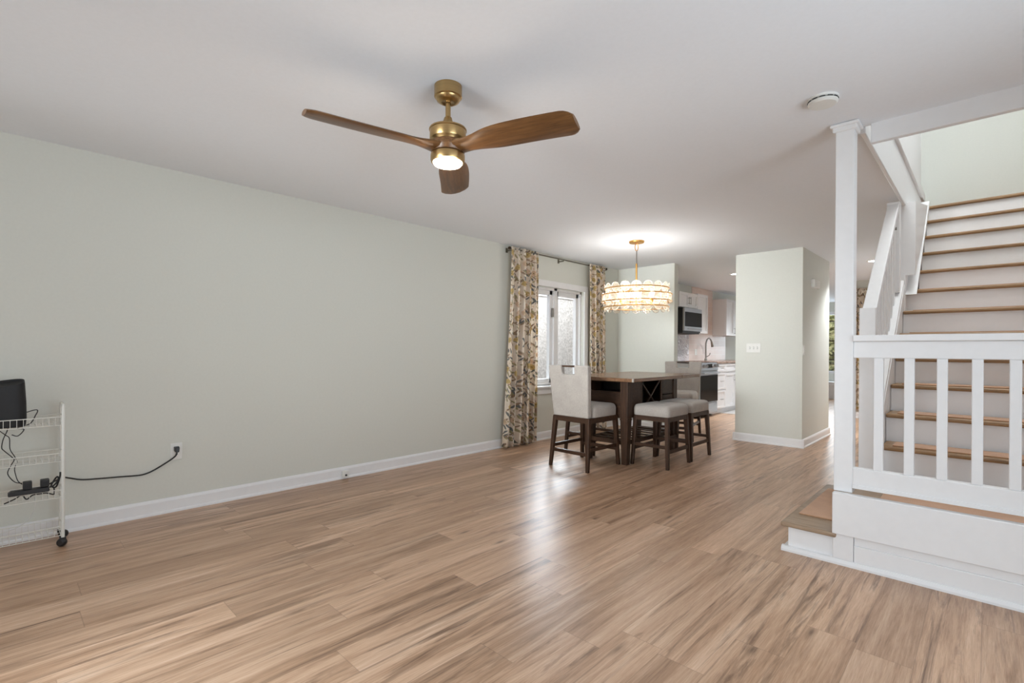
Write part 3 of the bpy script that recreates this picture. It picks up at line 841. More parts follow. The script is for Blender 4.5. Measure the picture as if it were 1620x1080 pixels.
def glass_disc(r, z, ang, rad, tilt):
    bm = BM()
    prof = [(0, 0.004), (rad * 0.5, 0.006), (rad * 0.8, 0.003), (rad, 0.002), (rad, -0.004), (rad * 0.8, -0.002), (0, -0.002)]
    lathe(bm, prof, 18)
    o = mk('glass_disc', bm, DISC, ch, smooth=True, local=True)
    o.location = (r * math.cos(ang), r * math.sin(ang), z - H)
    o.rotation_euler = (Matrix.Rotation(ang, 3, 'Z') @ Matrix.Rotation(PI / 2 + tilt, 3, 'Y')).to_euler()
    return o
first = {}
for tier, (r, z, n, rad, tilt, ph) in enumerate(((0.352, 1.884, 18, 0.058, 0.25, 0.0), (0.388, 1.778, 20, 0.062, 0.0, 0.5), (0.352, 1.680, 18, 0.058, -0.25, 0.0))):
    for i in range(n):
        a = 2 * PI * (i + ph) / n
        if tier not in first: first[tier] = glass_disc(r, z, a, rad, tilt)
        else:
            o = first[tier].copy(); COL.objects.link(o); o.parent = ch
            o.location = (r * math.cos(a), r * math.sin(a), z - H)
            o.rotation_euler = (Matrix.Rotation(a, 3, 'Z') @ Matrix.Rotation(PI / 2 + tilt, 3, 'Y')).to_euler()

# ------------------------------------------------------------------ dining table
TX0, TX1, TY0, TY1, TZ = -3.35, -2.45, 4.22, 5.74, 0.90
tb = thing('dining_table', 'dark counter-height dining table with wine rack and open slatted shelf', 'dining table', (-2.9, 4.98, 0))
mk('tabletop', box(BM(), TX0, TX1, TY0, 5.28, TZ - 0.035, TZ), TOPW, tb, bevel=0.005)
mk('table_leaf', box(BM(), TX0, TX1, 5.284, TY1, TZ - 0.035, TZ), TOPW, tb, bevel=0.005)
BX0, BX1, BY0, BY1 = -3.17, -2.63, 4.42, 5.53
for x, y in ((BX0, BY0), (BX1 - 0.085, BY0), (BX0, BY1 - 0.085), (BX1 - 0.085, BY1 - 0.085)):
    lg = box(BM(), x, x + 0.085, y, y + 0.085, 0.475, TZ - 0.035)
    box(lg, x - 0.003, x + 0.088, y - 0.003, y + 0.088, 0.455, 0.475)
    hexa(lg, [(x + 0.012, y + 0.012, 0), (x + 0.073, y + 0.012, 0), (x + 0.073, y + 0.073, 0), (x + 0.012, y + 0.073, 0)],
         [(x, y, 0.455), (x + 0.085, y, 0.455), (x + 0.085, y + 0.085, 0.455), (x, y + 0.085, 0.455)])
    mk('leg', lg, DARKW, tb, bevel=0.003)
# cabinet carcass between the legs, open slot to the front and wine rack to the right
b = BM()
box(b, BX0 + 0.085, BX1 - 0.085, BY0 + 0.01, BY0 + 0.03, 0.49, 0.725)          # front lower panel
box(b, BX0 + 0.085, BX1 - 0.085, BY0 + 0.008, BY0 + 0.034, 0.725, 0.745)       # slot ledge
box(b, BX0 + 0.085, BX1 - 0.085, BY0 + 0.01, BY0 + 0.03, 0.843, 0.865)         # apron above the slot
box(b, BX1 - 0.03, BX1 - 0.012, BY0 + 0.085, 4.72, 0.49, 0.865)                # side panel
box(b, BX1 - 0.03, BX1 - 0.008, 4.72, 4.735, 0.49, 0.865)
box(b, BX1 - 0.03, BX1 - 0.012, 5.17, 5.19, 0.49, 0.865)
box(b, BX0 + 0.01, BX0 + 0.03, BY0 + 0.085, BY1 - 0.085, 0.49, 0.865)
box(b, BX0 + 0.085, BX1 - 0.085, BY1 - 0.03, BY1 - 0.01, 0.49, 0.865)
box(b, BX0 + 0.02, BX1 - 0.02, BY0 + 0.02, BY1 - 0.02, 0.475, 0.49)
box(b, BX0 + 0.02, BX1 - 0.02, BY0 + 0.05, BY1 - 0.02, 0.858, 0.865)
mk('cabinet', b, DARKX, tb, bevel=0.002)
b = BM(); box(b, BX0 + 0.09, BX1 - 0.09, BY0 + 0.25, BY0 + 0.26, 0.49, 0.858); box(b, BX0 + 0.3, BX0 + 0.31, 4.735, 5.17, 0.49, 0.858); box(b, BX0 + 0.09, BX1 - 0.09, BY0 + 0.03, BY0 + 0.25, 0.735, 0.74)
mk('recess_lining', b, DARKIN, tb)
b = BM()
bar(b, (BX1 - 0.03, 4.735, 0.50), (BX1 - 0.03, 5.17, 0.85), 0.012, 0.014); bar(b, (BX1 - 0.032, 4.735, 0.85), (BX1 - 0.032, 5.17, 0.50), 0.012, 0.014)
mk('wine_rack', b, DARKX, tb)
for z0, z1 in ((0.495, 0.672), (0.68, 0.855)):
    mk('drawer', box(BM(), BX1 - 0.04, BX1 - 0.012, 5.195, 5.44, z0, z1), DARKX, tb, bevel=0.003)
sh = mk('shelf_frame', box(box(box(box(BM(), BX0 + 0.08, BX1 - 0.08, BY0 + 0.03, BY0 + 0.055, 0.20, 0.245), BX0 + 0.08, BX1 - 0.08, BY1 - 0.055, BY1 - 0.03, 0.20, 0.245), BX0 + 0.03, BX0 + 0.055, BY0 + 0.08, BY1 - 0.08, 0.20, 0.245), BX1 - 0.055, BX1 - 0.03, BY0 + 0.08, BY1 - 0.08, 0.20, 0.245), DARKX, tb, bevel=0.002)
y = BY0 + 0.10
while y < BY1 - 0.1:
    mk('slat', box(BM(), BX0 + 0.05, BX1 - 0.05, y, y + 0.042, 0.234, 0.245), DARKX, sh)
    y += 0.148
mk('corner_guard', box(BM(), TX1 - 0.012, TX1 + 0.003, TY0 - 0.003, TY0 + 0.012, TZ - 0.034, TZ - 0.002), FAB, tb, label='pale patch on the table corner')

# ------------------------------------------------------------------ counter chairs
def make_chair(label, loc, rz):
    t = thing('counter_chair', label, 'chair', loc, rz, 'upholstered counter chairs')
    for sx in (-1, 1):
        mk('leg', leg4(BM(), (sx * 0.205, 0.235), (sx * 0.232, 0.262), 0.022, 0.015, 0.50, 0.0), DARKW, t, bevel=0.003, local=True)
        mk('leg', leg4(BM(), (sx * 0.205, -0.215), (sx * 0.232, -0.262), 0.022, 0.015, 0.50, 0.0), DARKW, t, bevel=0.003, local=True)
    b = BM(); box(b, -0.225, 0.225, 0.23, 0.252, 0.46, 0.512); box(b, -0.225, 0.225, -0.235, -0.212, 0.46, 0.512)
    box(b, -0.226, -0.204, -0.23, 0.25, 0.46, 0.512); box(b, 0.204, 0.226, -0.23, 0.25, 0.46, 0.512)
    mk('seat_frame', b, DARKX, t, bevel=0.002, local=True)
    f = lambda z: 0.205 + 0.027 * (1 - z / 0.5)
    for z, pts in ((0.205, 's'), (0.165, 'f'), (0.165, 'r')):
        k = f(z)
        if pts == 's':
            for sx in (-1, 1): mk('stretcher', bar(BM(), (sx * k, -0.235, z), (sx * k, 0.25, z), 0.018, 0.032), DARKX, t, local=True)
        elif pts == 'f': mk('stretcher', bar(BM(), (-k, 0.253, z), (k, 0.253, z), 0.018, 0.034), DARKX, t, local=True)
        else: mk('stretcher', bar(BM(), (-k, -0.245, z), (k, -0.245, z), 0.018, 0.034), DARKX, t, local=True)
    mk('seat', cushion(BM(), -0.225, 0.225, -0.17, 0.26, 0.512, 0.632, 0.05, 0.02), FAB, t, smooth=True, local=True)
    # back: side posts of upholstery and a lower slab, leaving the hand hole at the top
    bm = BM()
    def yb(z): return -0.208 - (z - 0.5) * 0.10
    def xo(z): return 0.215 + (z - 0.5) * 0.062
    D = 0.062
    zs = [0.512, 0.62, 0.72, 0.82, 0.937]
    for z0, z1 in zip(zs, zs[1:]):
        pass
    outline = [(-xo(0.512), 0.512), (xo(0.512), 0.512), (xo(1.02), 1.02), (0.082, 1.024), (0.079, 0.937), (-0.079, 0.937), (-0.082, 1.024), (-xo(1.02), 1.02)]
    A = [bm.verts.new((x, yb(z) - D / 2, z)) for x, z in outline]; B = [bm.verts.new((x, yb(z) + D / 2, z)) for x, z in outline]
    n = len(outline)
    bm.faces.new(A); bm.faces.new(B[::-1])
    for i in range(n): bm.faces.new((A[i], A[(i + 1) % n], B[(i + 1) % n], B[i]))
    bk = mk('backrest', bm, FAB, t, bevel=0.013, seg=3, local=True)
    mk('hand_grip', box(BM(), -0.09, 0.09, yb(1.01) - 0.012, yb(1.01) + 0.012, 1.004, 1.022), DARKX, bk, bevel=0.003, local=True, label='dark wooden grip bar')
    mk('tuft_button', lathe(BM(), [(0, 0.012), (0.010, 0.010), (0.015, 0.004), (0.016, 0)], 14, (0, 0, 0)), FAB, bk, smooth=True, local=True).matrix_local = Matrix.Translation((0, yb(0.8) + D / 2 - 0.002, 0.8)) @ Matrix.Rotation(-PI / 2, 4, 'X')
    return t
chair0 = make_chair('oatmeal counter chair with its back to the room, at the near end of the table', (-2.972, 4.165, 0), math.radians(-1.5))
dup(chair0, (-3.02, 6.40, 0), math.radians(180 + 13), 'oatmeal counter chair facing the room from the far end of the table')

def make_stool(label, loc, rz):
    t = thing('counter_stool', label, 'stool', loc, rz, 'backless counter stools')
    for sx in (-1, 1):
        for sy in (-1, 1):
            mk('leg', leg4(BM(), (sx * 0.172, sy * 0.208), (sx * 0.195, sy * 0.240), 0.021, 0.015, 0.50, 0.0), DARKW, t, bevel=0.003, local=True)
    b = BM()
    for s in (-1, 1):
        box(b, -0.19, 0.19, s * 0.215 - 0.011, s * 0.215 + 0.011, 0.462, 0.512); box(b, s * 0.18 - 0.011, s * 0.18 + 0.011, -0.22, 0.22, 0.462, 0.512)
    mk('seat_frame', b, DARKX, t, bevel=0.002, local=True)
    for s in (-1, 1):
        mk('stretcher', bar(BM(), (s * 0.188, -0.225, 0.17), (s * 0.188, 0.225, 0.17), 0.018, 0.034), DARKX, t, local=True)
        mk('stretcher', bar(BM(), (-0.185, s * 0.23, 0.215), (0.185, s * 0.23, 0.215), 0.018, 0.03), DARKX, t, local=True)
    mk('seat', cushion(BM(), -0.202, 0.202, -0.237, 0.237, 0.512, 0.622, 0.05, 0.018), FAB, t, smooth=True, local=True)
    return t
stool0 = make_stool('oatmeal backless stool at the near right side of the table, closest to the room', (-2.45, 4.785, 0), 0)
dup(stool0, (-2.45, 5.315, 0), 0, 'oatmeal backless stool on the kitchen side, half behind the nearest stool')
dup(stool0, (-3.35, 4.83, 0), 0, 'oatmeal backless stool on the window side, mostly hidden behind the near chair')

# ------------------------------------------------------------------ wall plates, cord, jack
def plate(name, label, cat, c, w, hgt, nrm, parts='outlet'):
    """wall plate centred at c on a wall of outward normal nrm ('x' +X, 'y' -Y)"""
    t = thing(name, label, cat, c)
    def bx(bm, u0, u1, z0, z1, d0, d1):
        if nrm == 'x': box(bm, c[0] + d0, c[0] + d1, c[1] + u0, c[1] + u1, c[2] + z0, c[2] + z1)
        else: box(bm, c[0] + u0, c[0] + u1, c[1] - d1, c[1] - d0, c[2] + z0, c[2] + z1)
        return bm
    mk('cover_plate', bx(BM(), -w / 2, w / 2, -hgt / 2, hgt / 2, 0.0, 0.006), WPLAS, t, bevel=0.002)
    if parts == 'outlet':
        for dz in (-0.02, 0.02):
            r = mk('receptacle', bx(BM(), -0.017, 0.017, dz - 0.014, dz + 0.014, 0.006, 0.008), WPLAS, t, bevel=0.001)
            s = BM()
            for du in (-0.006, 0.006): bx(s, du - 0.001, du + 0.001, dz - 0.004, dz + 0.006, 0.008, 0.0085)
            mk('slot', s, SLOT, r)
    elif parts == 'toggles':
        for i in range(3):
            u = (i - 1) * 0.046
            r = mk('toggle', bx(BM(), u - 0.005, u + 0.005, -0.012, 0.012, 0.006, 0.016), WPLAS, t, bevel=0.001)
            mk('toggle_slot', bx(BM(), u - 0.008, u + 0.008, -0.015, 0.015, 0.006, 0.0068), SLOTL, r)
    elif parts == 'rocker':
        mk('rocker', bx(BM(), -0.016, 0.016, -0.033, 0.033, 0.006, 0.010), WPLAS, t, bevel=0.001)
    return t
plate('wall_outlet', 'white wall outlet holding a black plug on the long left wall', 'outlet', (-4.2, 0.884, 0.428), 0.072, 0.118, 'x')
plate('light_switch', 'white three-toggle switch plate on the front of the partition wall', 'light switch', (-2.18, 6.755, 1.215), 0.172, 0.115, 'y', 'toggles')
plate('light_switch', 'single white switch plate around the corner on the partition side', 'light switch', (-1.62, 6.80, 1.19), 0.072, 0.118, 'x', 'rocker')
plate('wall_outlet', 'white outlet on the pink tiled kitchen backsplash', 'outlet', (-4.192, 9.62, 1.15), 0.11, 0.118, 'x')
dc = thing('door_chime', 'white chime box high on the side of the partition wall', 'door chime', (-1.62, 7.26, 2.04))
mk('cover', box(BM(), -1.618, -1.575, 7.13, 7.40, 1.99, 2.09), WPLAS, dc, bevel=0.006)
mk('base', box(BM(), -1.62, -1.618, 7.12, 7.41, 1.98, 2.10), WPLAS, dc)
cj = thing('coax_jack', 'small white cable jack box on the left baseboard', 'cable jack', (-4.174, 2.163, 0.03))
mk('housing', box(BM(), -4.18, -4.150, 2.135, 2.195, 0.012, 0.072), WPLAS, cj, bevel=0.004)
b = BM(); tube(b, [(-4.152, 2.165, 0.036), (-4.142, 2.165, 0.036)], 0.009, 12)
mk('connector', b, SLOT, cj, smooth=True)
# ------------------------------------------------------------------ wire cart
XF, XB, YR, YL = -3.913, -4.085, 0.262, -0.26
ct = thing('wire_cart', 'white wire rolling cart against the left wall', 'cart', (-4.0, 0.0, 0))
for x in (XF, XB):
    for y in (YR, YL):
        b = BM(); tube(b, [(x, y, 0.052), (x, y, 0.80), (x - 0.004 if x == XF else x + 0.004, y, 0.82)], 0.0085, 10)
        mk('post', b, WIRE, ct, smooth=True)
for y in (YR, YL):
    pts = [(XF, y, 0.80), (XF - 0.006, y, 0.824), (XF - 0.03, y, 0.832), (XB + 0.03, y, 0.832), (XB + 0.006, y, 0.824), (XB, y, 0.80)]
    mk('end_loop', tube(BM(), smooth_path(pts, 4), 0.007, 8), WIRE, ct, smooth=True)
for x in (XF, XB):
    for y in (YR, YL):
        b = BM(); lathe(b, [(0, -0.018), (0.016, -0.018), (0.022, -0.012), (0.0245, -0.003), (0.0245, 0.003), (0.022, 0.012), (0.016, 0.018), (0, 0.018)], 18)
        bmesh.ops.rotate(b, verts=b.verts, matrix=Matrix.Rotation(math.radians(50), 3, 'Z') @ Matrix.Rotation(PI / 2, 3, 'X'))
        bmesh.ops.translate(b, verts=b.verts, vec=(x, y + (0.014 if x == XB else -0.004), 0.0255))
        box(b, x - 0.014, x + 0.010, y - 0.014, y + 0.014, 0.040, 0.054)
        mk('caster', b, CASTR, ct, smooth=True)
for z0, z1 in ((0.712, 0.761), (0.500, 0.548), (0.288, 0.335), (0.066, 0.119)):
    b = BM(); r = 0.0019
    for z in (z0, z1):
        rr = 0.0027 if z == z1 else 0.0022
        tube(b, [(XF, YL, z), (XF, YR, z)], rr, 6); tube(b, [(XB, YL, z), (XB, YR, z)], rr, 6)
        tube(b, [(XF, YL, z), (XB, YL, z)], rr, 6); tube(b, [(XF, YR, z), (XB, YR, z)], rr, 6)
    y = YL + 0.01
    while y < YR:
        tube(b, [(XF, y, z1), (XF, y, z0), (XB, y, z0), (XB, y, z1)], 0.0013, 5)
        y += 0.0265
    for x in (-3.97, -4.03): tube(b, [(x, YL, z0), (x, YR, z0)], 0.0013, 5)
    mk('basket', b, WIRE, ct)
# router tower
rt_ = thing('wifi_router', 'black tapered router tower standing on the top basket of the cart', 'router', (-3.995, 0.015, 0.716))
b = BM(); rings = []
N = 28
def rr_out(s, hx, hy):
    out = []
    for i in range(N):
        a = 2 * PI * i / N
        ca, sa = math.cos(a), math.sin(a)
        out.append((hx * s * math.copysign(abs(ca) ** 0.6, ca), hy * s * math.copysign(abs(sa) ** 0.6, sa)))
    return out
for s, z, sl in ((0.93, 0.0, 0), (0.97, 0.012, 0), (1.0, 0.05, 0), (0.98, 0.14, 0), (0.92, 0.235, 0.2), (0.905, 0.247, 0.25), (0.86, 0.244, 0.25), (0.83, 0.236, 0.25), (0.5, 0.234, 0.25)):
    rings.append([b.verts.new((-3.995 + x, 0.012 + y, 0.716 + z + sl * (y * 0.55 - x * 1.1))) for x, y in rr_out(s, 0.062, 0.098)])
for a_, b_ in zip(rings, rings[1:]):
    for i in range(N): b.faces.new((a_[i], a_[(i + 1) % N], b_[(i + 1) % N], b_[i]))
b.faces.new(rings[0][::-1]); b.faces.new(rings[-1])
mk('shell', b, BLACKM, rt_, smooth=True)
# power strip and adapters on the third basket
ps = thing('power_strip', 'black power strip on the third basket of the cart, its cord running to the outlet', 'power strip', (-3.955, 0.13, 0.336))
b = BM(); prism(b, [(0.035, 0.337), (0.20, 0.337), (0.205, 0.345), (0.20, 0.363), (0.045, 0.363), (0.033, 0.352)], -3.950, -3.896, 'x')
mk('body', b, BLACKP, ps, bevel=0.004)
b = BM()
for y in (0.07, 0.11, 0.15): box(b, -3.935, -3.911, y - 0.012, y + 0.012, 0.363, 0.3645)
mk('socket', b, SLOT, ps)
# its cord runs along the wall to the outlet
P = [(-4.02, 0.19, 0.345), (-4.06, 0.235, 0.36), (-4.13, 0.275, 0.362), (-4.165, 0.31, 0.345), (-4.178, 0.37, 0.322), (-4.182, 0.46, 0.312), (-4.184, 0.56, 0.304), (-4.184, 0.64, 0.297), (-4.184, 0.69, 0.297), (-4.184, 0.74, 0.312), (-4.182, 0.80, 0.345), (-4.175, 0.85, 0.378), (-4.165, 0.876, 0.405), (-4.165, 0.882, 0.43)]
cd_ = mk('cord', tube(BM(), smooth_path(P), 0.0048, 8), CABLE, ps, smooth=True)
mk('plug', hexa(BM(), [(-4.191, 0.868, 0.432), (-4.150, 0.872, 0.425), (-4.150, 0.892, 0.425), (-4.191, 0.898, 0.432)], [(-4.191, 0.866, 0.464), (-4.156, 0.868, 0.460), (-4.156, 0.896, 0.460), (-4.191, 0.900, 0.464)]), BLACKP, cd_, bevel=0.004)

def adapter(y, label):
    t = thing('power_adapter', label, 'power adapter', (-3.965, y, 0.365), 0, 'black power adapters')
    mk('case', box(BM(), -3.948, -3.902, y - 0.019, y + 0.019, 0.365, 0.407), BLACKP, t, bevel=0.004)
    mk('face_plate', box(BM(), -3.902, -3.900, y - 0.012, y + 0.012, 0.372, 0.398), BLACKM, t)
adapter(0.112, 'black adapter block on the power strip, with cables from the router')
adapter(0.184, 'black adapter block on the power strip, nearest the cart post')
xr = -4.0
def cable(label, pts, r, mat=None, x=xr):
    P = [(x + (dx if len(q) == 3 else 0), q[0], q[1]) if len(q) == 2 else q for q in pts for dx in (0,)]
    o = mk('cable', tube(BM(), smooth_path(P, 5), r, 7), mat or CABLE, smooth=True)
    return tag(o, label, 'cable', 'thin cables on the cart')
cable('thin black cable dropping in a wide curve from the router to an adapter', [(0.036, 0.718), (0.030, 0.69), (0.022, 0.668), (0.014, 0.64), (0.010, 0.601), (0.020, 0.582), (0.054, 0.538), (0.059, 0.523), (0.044, 0.489), (0.034, 0.454), (0.047, 0.42), (0.067, 0.395), (0.0925, 0.386)], 0.0024)
cable('thin black cable twisting down from the router beside the first one', [(-0.02, 0.718), (0.003, 0.695), (0.025, 0.671), (0.040, 0.651), (0.043, 0.59), (0.062, 0.544), (0.071, 0.514), (0.062, 0.480), (0.064, 0.450), (0.075, 0.404), (0.0925, 0.381)], 0.0022, x=-3.992)
cable('grey cable looping out beside the router on the top basket', [(0.100, 0.785), (0.146, 0.800), (0.157, 0.792), (0.147, 0.765), (0.135, 0.735), (0.117, 0.716), (0.07, 0.700), (0.10, 0.69), (0.075, 0.655), (0.05, 0.665)], 0.0028, SLOT, x=-4.04)
cable('bundle of black leads coiled at the end of the power strip', [(-3.955, 0.205, 0.35), (-3.96, 0.225, 0.356), (-3.97, 0.245, 0.385), (-3.985, 0.24, 0.40), (-3.99, 0.225, 0.375), (-3.98, 0.215, 0.350), (-3.965, 0.235, 0.345), (-3.975, 0.252, 0.40), (-4.0, 0.255, 0.42)], 0.0045)
cable('thin black leads lying under the power strip on the basket', [(-3.95, 0.02, 0.293), (-3.95, 0.06, 0.31), (-3.955, 0.09, 0.326), (-3.95, 0.11, 0.300), (-3.955, 0.135, 0.318), (-3.95, 0.165, 0.320), (-3.955, 0.195, 0.318), (-3.95, 0.225, 0.306), (-3.96, 0.225, 0.345)], 0.0035)
cable('thin white cable hanging from the third basket towards the floor', [(-4.02, 0.13, 0.30), (-4.03, 0.145, 0.29), (-4.03, 0.145, 0.22), (-4.04, 0.12, 0.16), (-4.05, 0.07, 0.12), (-4.06, 0.0, 0.10), (-4.06, -0.08, 0.085)], 0.0022, WCABLE)

# ------------------------------------------------------------------ kitchen
KX = -4.2
b = BM(); box(b, KX, KX + 0.008, 9.30, 11.16, 0.98, 1.52); box(b, KX, KX + 0.008, 9.43, 10.44, 1.52, H - 0.001)
st('wall_backsplash', b, PTILE)
b = BM(); box(b, KX, KX + 0.012, 6.9, 9.30, 0.98, 1.52)
st('wall_backsplash_range', b, GTILE)

def shaker(bm, xf, y0, y1, z0, z1, fr=0.05, t=0.02):
    box(bm, xf, xf + t, y0, y0 + fr, z0, z1); box(bm, xf, xf + t, y1 - fr, y1, z0, z1)
    box(bm, xf, xf + t, y0 + fr, y1 - fr, z0, z0 + fr); box(bm, xf, xf + t, y0 + fr, y1 - fr, z1 - fr, z1)
    box(bm, xf, xf + t * 0.45, y0 + fr, y1 - fr, z0 + fr, z1 - fr)
    return bm
def pull(bm, x, y, z, L=0.13, vert=True):
    a, c = ((0, 0, -L / 2), (0, 0, L / 2)) if vert else ((0, -L / 2, 0), (0, L / 2, 0))
    p = lambda q, d: (x + d, y + q[1], z + q[2])
    tube(bm, [p(a, 0.03), p(c, 0.03)], 0.005, 8)
    for q in (a, c):
        k = tuple(v * 0.75 for v in q); tube(bm, [p(k, 0), p(k, 0.03)], 0.004, 8)
    return bm
def upper(label, y0, y1, z0, z1, xf, doors, hz_, sides):
    t = thing('wall_cabinet', label, 'cabinet', (KX, (y0 + y1) / 2, z0), 0, 'white upper kitchen cabinets')
    mk('carcass', box(BM(), KX + 0.009, xf, y0, y1, z0, z1), CAB, t, bevel=0.002)
    w = (y1 - y0) / doors
    for i in range(doors):
        d = mk('door', shaker(BM(), xf, y0 + i * w + 0.002, y0 + (i + 1) * w - 0.002, z0 + 0.002, z1 - 0.002), CAB, t, bevel=0.002)
        side = sides[i]
        if side:
            yy = y0 + i * w + 0.03 if side == 'l' else y0 + (i + 1) * w - 0.03
            mk('handle', pull(BM(), xf + 0.02, yy, hz_), NICKEL, d, smooth=True)
    return t
upper('white two-door cabinet above the microwave', 8.20, 8.95, 1.945, 2.215, -3.89, 2, 2.07, 'rl')
upper('narrow white tall wall cabinet beside the microwave', 8.955, 9.42, 1.50, 2.235, -3.89, 1, 1.6, (None,))
upper('white wall cabinet in the kitchen corner right of the tiled strip', 10.44, 11.30, 1.497, 2.255, -3.92, 2, 1.60, 'rl')
mw = thing('microwave', 'stainless over-the-range microwave with black door', 'microwave', (-4.0, 8.75, 1.50))
mk('body', box(BM(), KX + 0.013, -3.815, 8.215, 8.95, 1.50, 1.928), BLACKP, mw, bevel=0.003)
dr = mk('door', box(BM(), -3.815, -3.785, 8.218, 8.947, 1.525, 1.928), STEEL, mw, bevel=0.003)
mk('door_window', box(BM(), -3.785, -3.781, 8.245, 8.935, 1.60, 1.855), BGLASS, dr)
mk('handle', tube(BM(), [(-3.755, 8.30, 1.562), (-3.755, 8.88, 1.562)], 0.007, 8), STEEL, dr, smooth=True)
mk('underside_vent', box(BM(), -4.15, -3.83, 8.24, 8.93, 1.478, 1.50), SLOT, mw)

rg = thing('range', 'stainless electric range with black oven door', 'range', (-3.88, 8.71, 0))
RY0, RY1 = 8.33, 9.085
mk('body', box(BM(), KX + 0.013, -3.575, RY0, RY1, 0.05, 0.955), STEEL, rg, bevel=0.003)
mk('cooktop', box(BM(), KX + 0.013, -3.58, RY0, RY1, 0.955, 0.968), BGLASS, rg)
cp = mk('control_panel', hexa(BM(), [(-3.575, RY0, 0.83), (-3.535, RY0, 0.83), (-3.535, RY1, 0.83), (-3.575, RY1, 0.83)], [(-3.60, RY0, 0.965), (-3.565, RY0, 0.965), (-3.565, RY1, 0.965), (-3.60, RY1, 0.965)]), STEEL, rg, bevel=0.003)
for y in (8.44, 8.57, 8.92, 9.03):
    mk('knob', tube(BM(), [(-3.555, y, 0.905), (-3.515, y, 0.912)], 0.026, 16), CHROME, cp, smooth=True)
mk('display', box(BM(), -3.552, -3.545, 8.63, 8.85, 0.868, 0.942), BGLASS, cp)
od = mk('oven_door', box(BM(), -3.575, -3.545, RY0 + 0.003, RY1 - 0.003, 0.26, 0.825), STEEL, rg, bevel=0.003)
mk('oven_glass', box(BM(), -3.545, -3.541, RY0 + 0.006, RY1 - 0.006, 0.275, 0.745), BGLASS, od)
b = BM(); tube(b, [(-3.495, RY0 + 0.03, 0.785), (-3.495, RY1 - 0.03, 0.785)], 0.013, 10)
for y in (RY0 + 0.06, RY1 - 0.06): tube(b, [(-3.545, y, 0.785), (-3.495, y, 0.785)], 0.009, 8)
mk('handle', b, STEEL, od, smooth=True)
mk('storage_drawer', box(BM(), -3.575, -3.548, RY0 + 0.003, RY1 - 0.003, 0.06, 0.25), STEEL, rg, bevel=0.003)

def base_unit(label, y0, y1, drawers, doors):
    t = thing('base_cabinet', label, 'cabinet', (-3.9, (y0 + y1) / 2, 0), 0, 'white base kitchen cabinets')
    mk('carcass', box(BM(), KX + 0.009, -3.59, y0, y1, 0.10, 0.945), CAB, t)
    mk('toe_kick', box(BM(), KX + 0.05, -3.66, y0, y1, 0.006, 0.10), CAB, t)
    for z0, z1 in drawers:
        d = mk('drawer', shaker(BM(), -3.59, y0 + 0.003, y1 - 0.003, z0, z1, 0.035), CAB, t, bevel=0.002)
        mk('handle', pull(BM(), -3.57, (y0 + y1) / 2, (z0 + z1) / 2, 0.12, False), NICKEL, d, smooth=True)
    for y, y2, side in doors:
        d = mk('door', shaker(BM(), -3.59, y + 0.003, y2 - 0.003, 0.115, 0.755), CAB, t, bevel=0.002)
        yy = y + 0.03 if side == 'l' else y2 - 0.03
        mk('handle', pull(BM(), -3.57, yy, 0.66), NICKEL, d, smooth=True)
base_unit('white drawer base cabinet right beside the range', 9.095, 9.53, ((0.785, 0.93), (0.46, 0.765), (0.115, 0.44)), ())
base_unit('white sink base cabinet right of the drawer unit', 9.53, 10.44, ((0.785, 0.93),), ((9.53, 9.98, 'r'), (9.98, 10.44, 'l')))
base_unit('white corner base cabinet beyond the sink, behind the partition', 10.44, 11.30, ((0.785, 0.93),), ((10.44, 10.87, 'r'), (10.87, 11.30, 'l')))
b = BM(); box(b, KX + 0.013, -3.555, 9.092, 11.32, 0.945, 0.98)
tag(mk('countertop', b, COUNTER, bevel=0.004), 'brown granite countertop over the white base cabinets', 'countertop')
fc = thing('faucet', 'tall brushed gooseneck kitchen faucet on the countertop', 'faucet', (-4.03, 9.70, 0.98))
mk('base', lathe(BM(), [(0, 0), (0.028, 0), (0.028, 0.01), (0.022, 0.04), (0.018, 0.05), (0, 0.05)], 18, (-4.03, 9.72, 0.98)), NICKEL, fc, smooth=True)
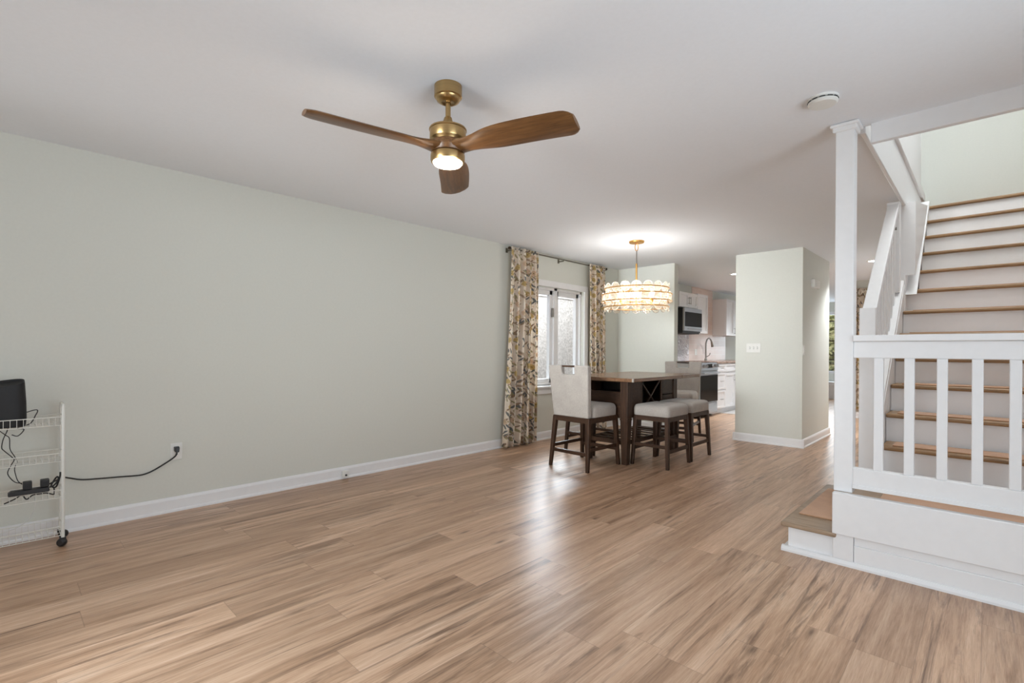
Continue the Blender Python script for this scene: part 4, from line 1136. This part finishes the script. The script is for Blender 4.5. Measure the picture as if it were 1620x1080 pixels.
pts = [(-4.03, 9.72, 1.0)] + [(-4.03, 9.72, 1.0 + 0.05 * i) for i in range(1, 6)] + [(-4.03, 9.72 + 0.155 * (1 - math.cos(a)), 1.27 + 0.155 * math.sin(a)) for a in [PI * i / 10 for i in range(1, 9)]]
mk('spout', tube(BM(), pts, 0.016, 10), NICKEL, fc, smooth=True)
e = Vector(pts[-1])
mk('spray_head', tube(BM(), [e, e + Vector((0.0, 0.045, -0.10))], [0.018, 0.026], 12), NICKEL, fc, smooth=True)
mk('lever', tube(BM(), [(-4.03, 9.74, 1.05), (-3.99, 9.80, 1.09), (-3.985, 9.82, 1.13)], 0.008, 8), NICKEL, fc, smooth=True)

def can(label, x, y):
    t = thing('recessed_light', label, 'ceiling light', (x, y, H), 0, 'recessed ceiling lights')
    mk('trim_ring', lathe(BM(), [(0.062, -0.0005), (0.085, -0.0005), (0.084, -0.006), (0.062, -0.008)], 28, (x, y, H)), WPLAS, t, smooth=True)
    mk('lens', lathe(BM(), [(0, -0.006), (0.062, -0.005), (0.062, -0.001), (0, -0.001)], 28, (x, y, H)), CANL, t, smooth=True)
    l = bpy.data.lights.new('can_lamp', 'SPOT'); l.energy = 150; l.spot_size = math.radians(130); l.spot_blend = 0.6; l.shadow_soft_size = 0.06; l.color = (0.93, 0.97, 1.0)
    o = bpy.data.objects.new('can_lamp', l); COL.objects.link(o); o.location = (x, y, H - 0.02)
can('lit recessed ceiling light in the kitchen beside the partition', -2.992, 8.365)
can('lit recessed ceiling light in the hall behind the stair handrail', -1.149, 8.407)
can('unseen recessed ceiling light added behind the partition to brighten the kitchen', -2.75, 10.3)  # extra can added out of sight to lift the kitchen light
# things at the end of the hall
bn = thing('window_bench', 'white bench below the far hall window, past the partition corner', 'bench', (-2.9, 14.55, 0))
mk('seat_top', box(BM(), -3.9, -2.45, 14.35, 14.795, 0.33, 0.42), TRIM, bn, bevel=0.006)
mk('front_panel', box(BM(), -3.88, -2.47, 14.40, 14.795, 0.0, 0.33), TRIM, bn)
curtain('floral_curtain', (-1.80, -1.30), (-1.80, -1.28), 2.30, 0.14, 5, 0.018, 'patterned curtain seen between the white post and the stair newel', x0=10.555, seed=5, ydir=False)
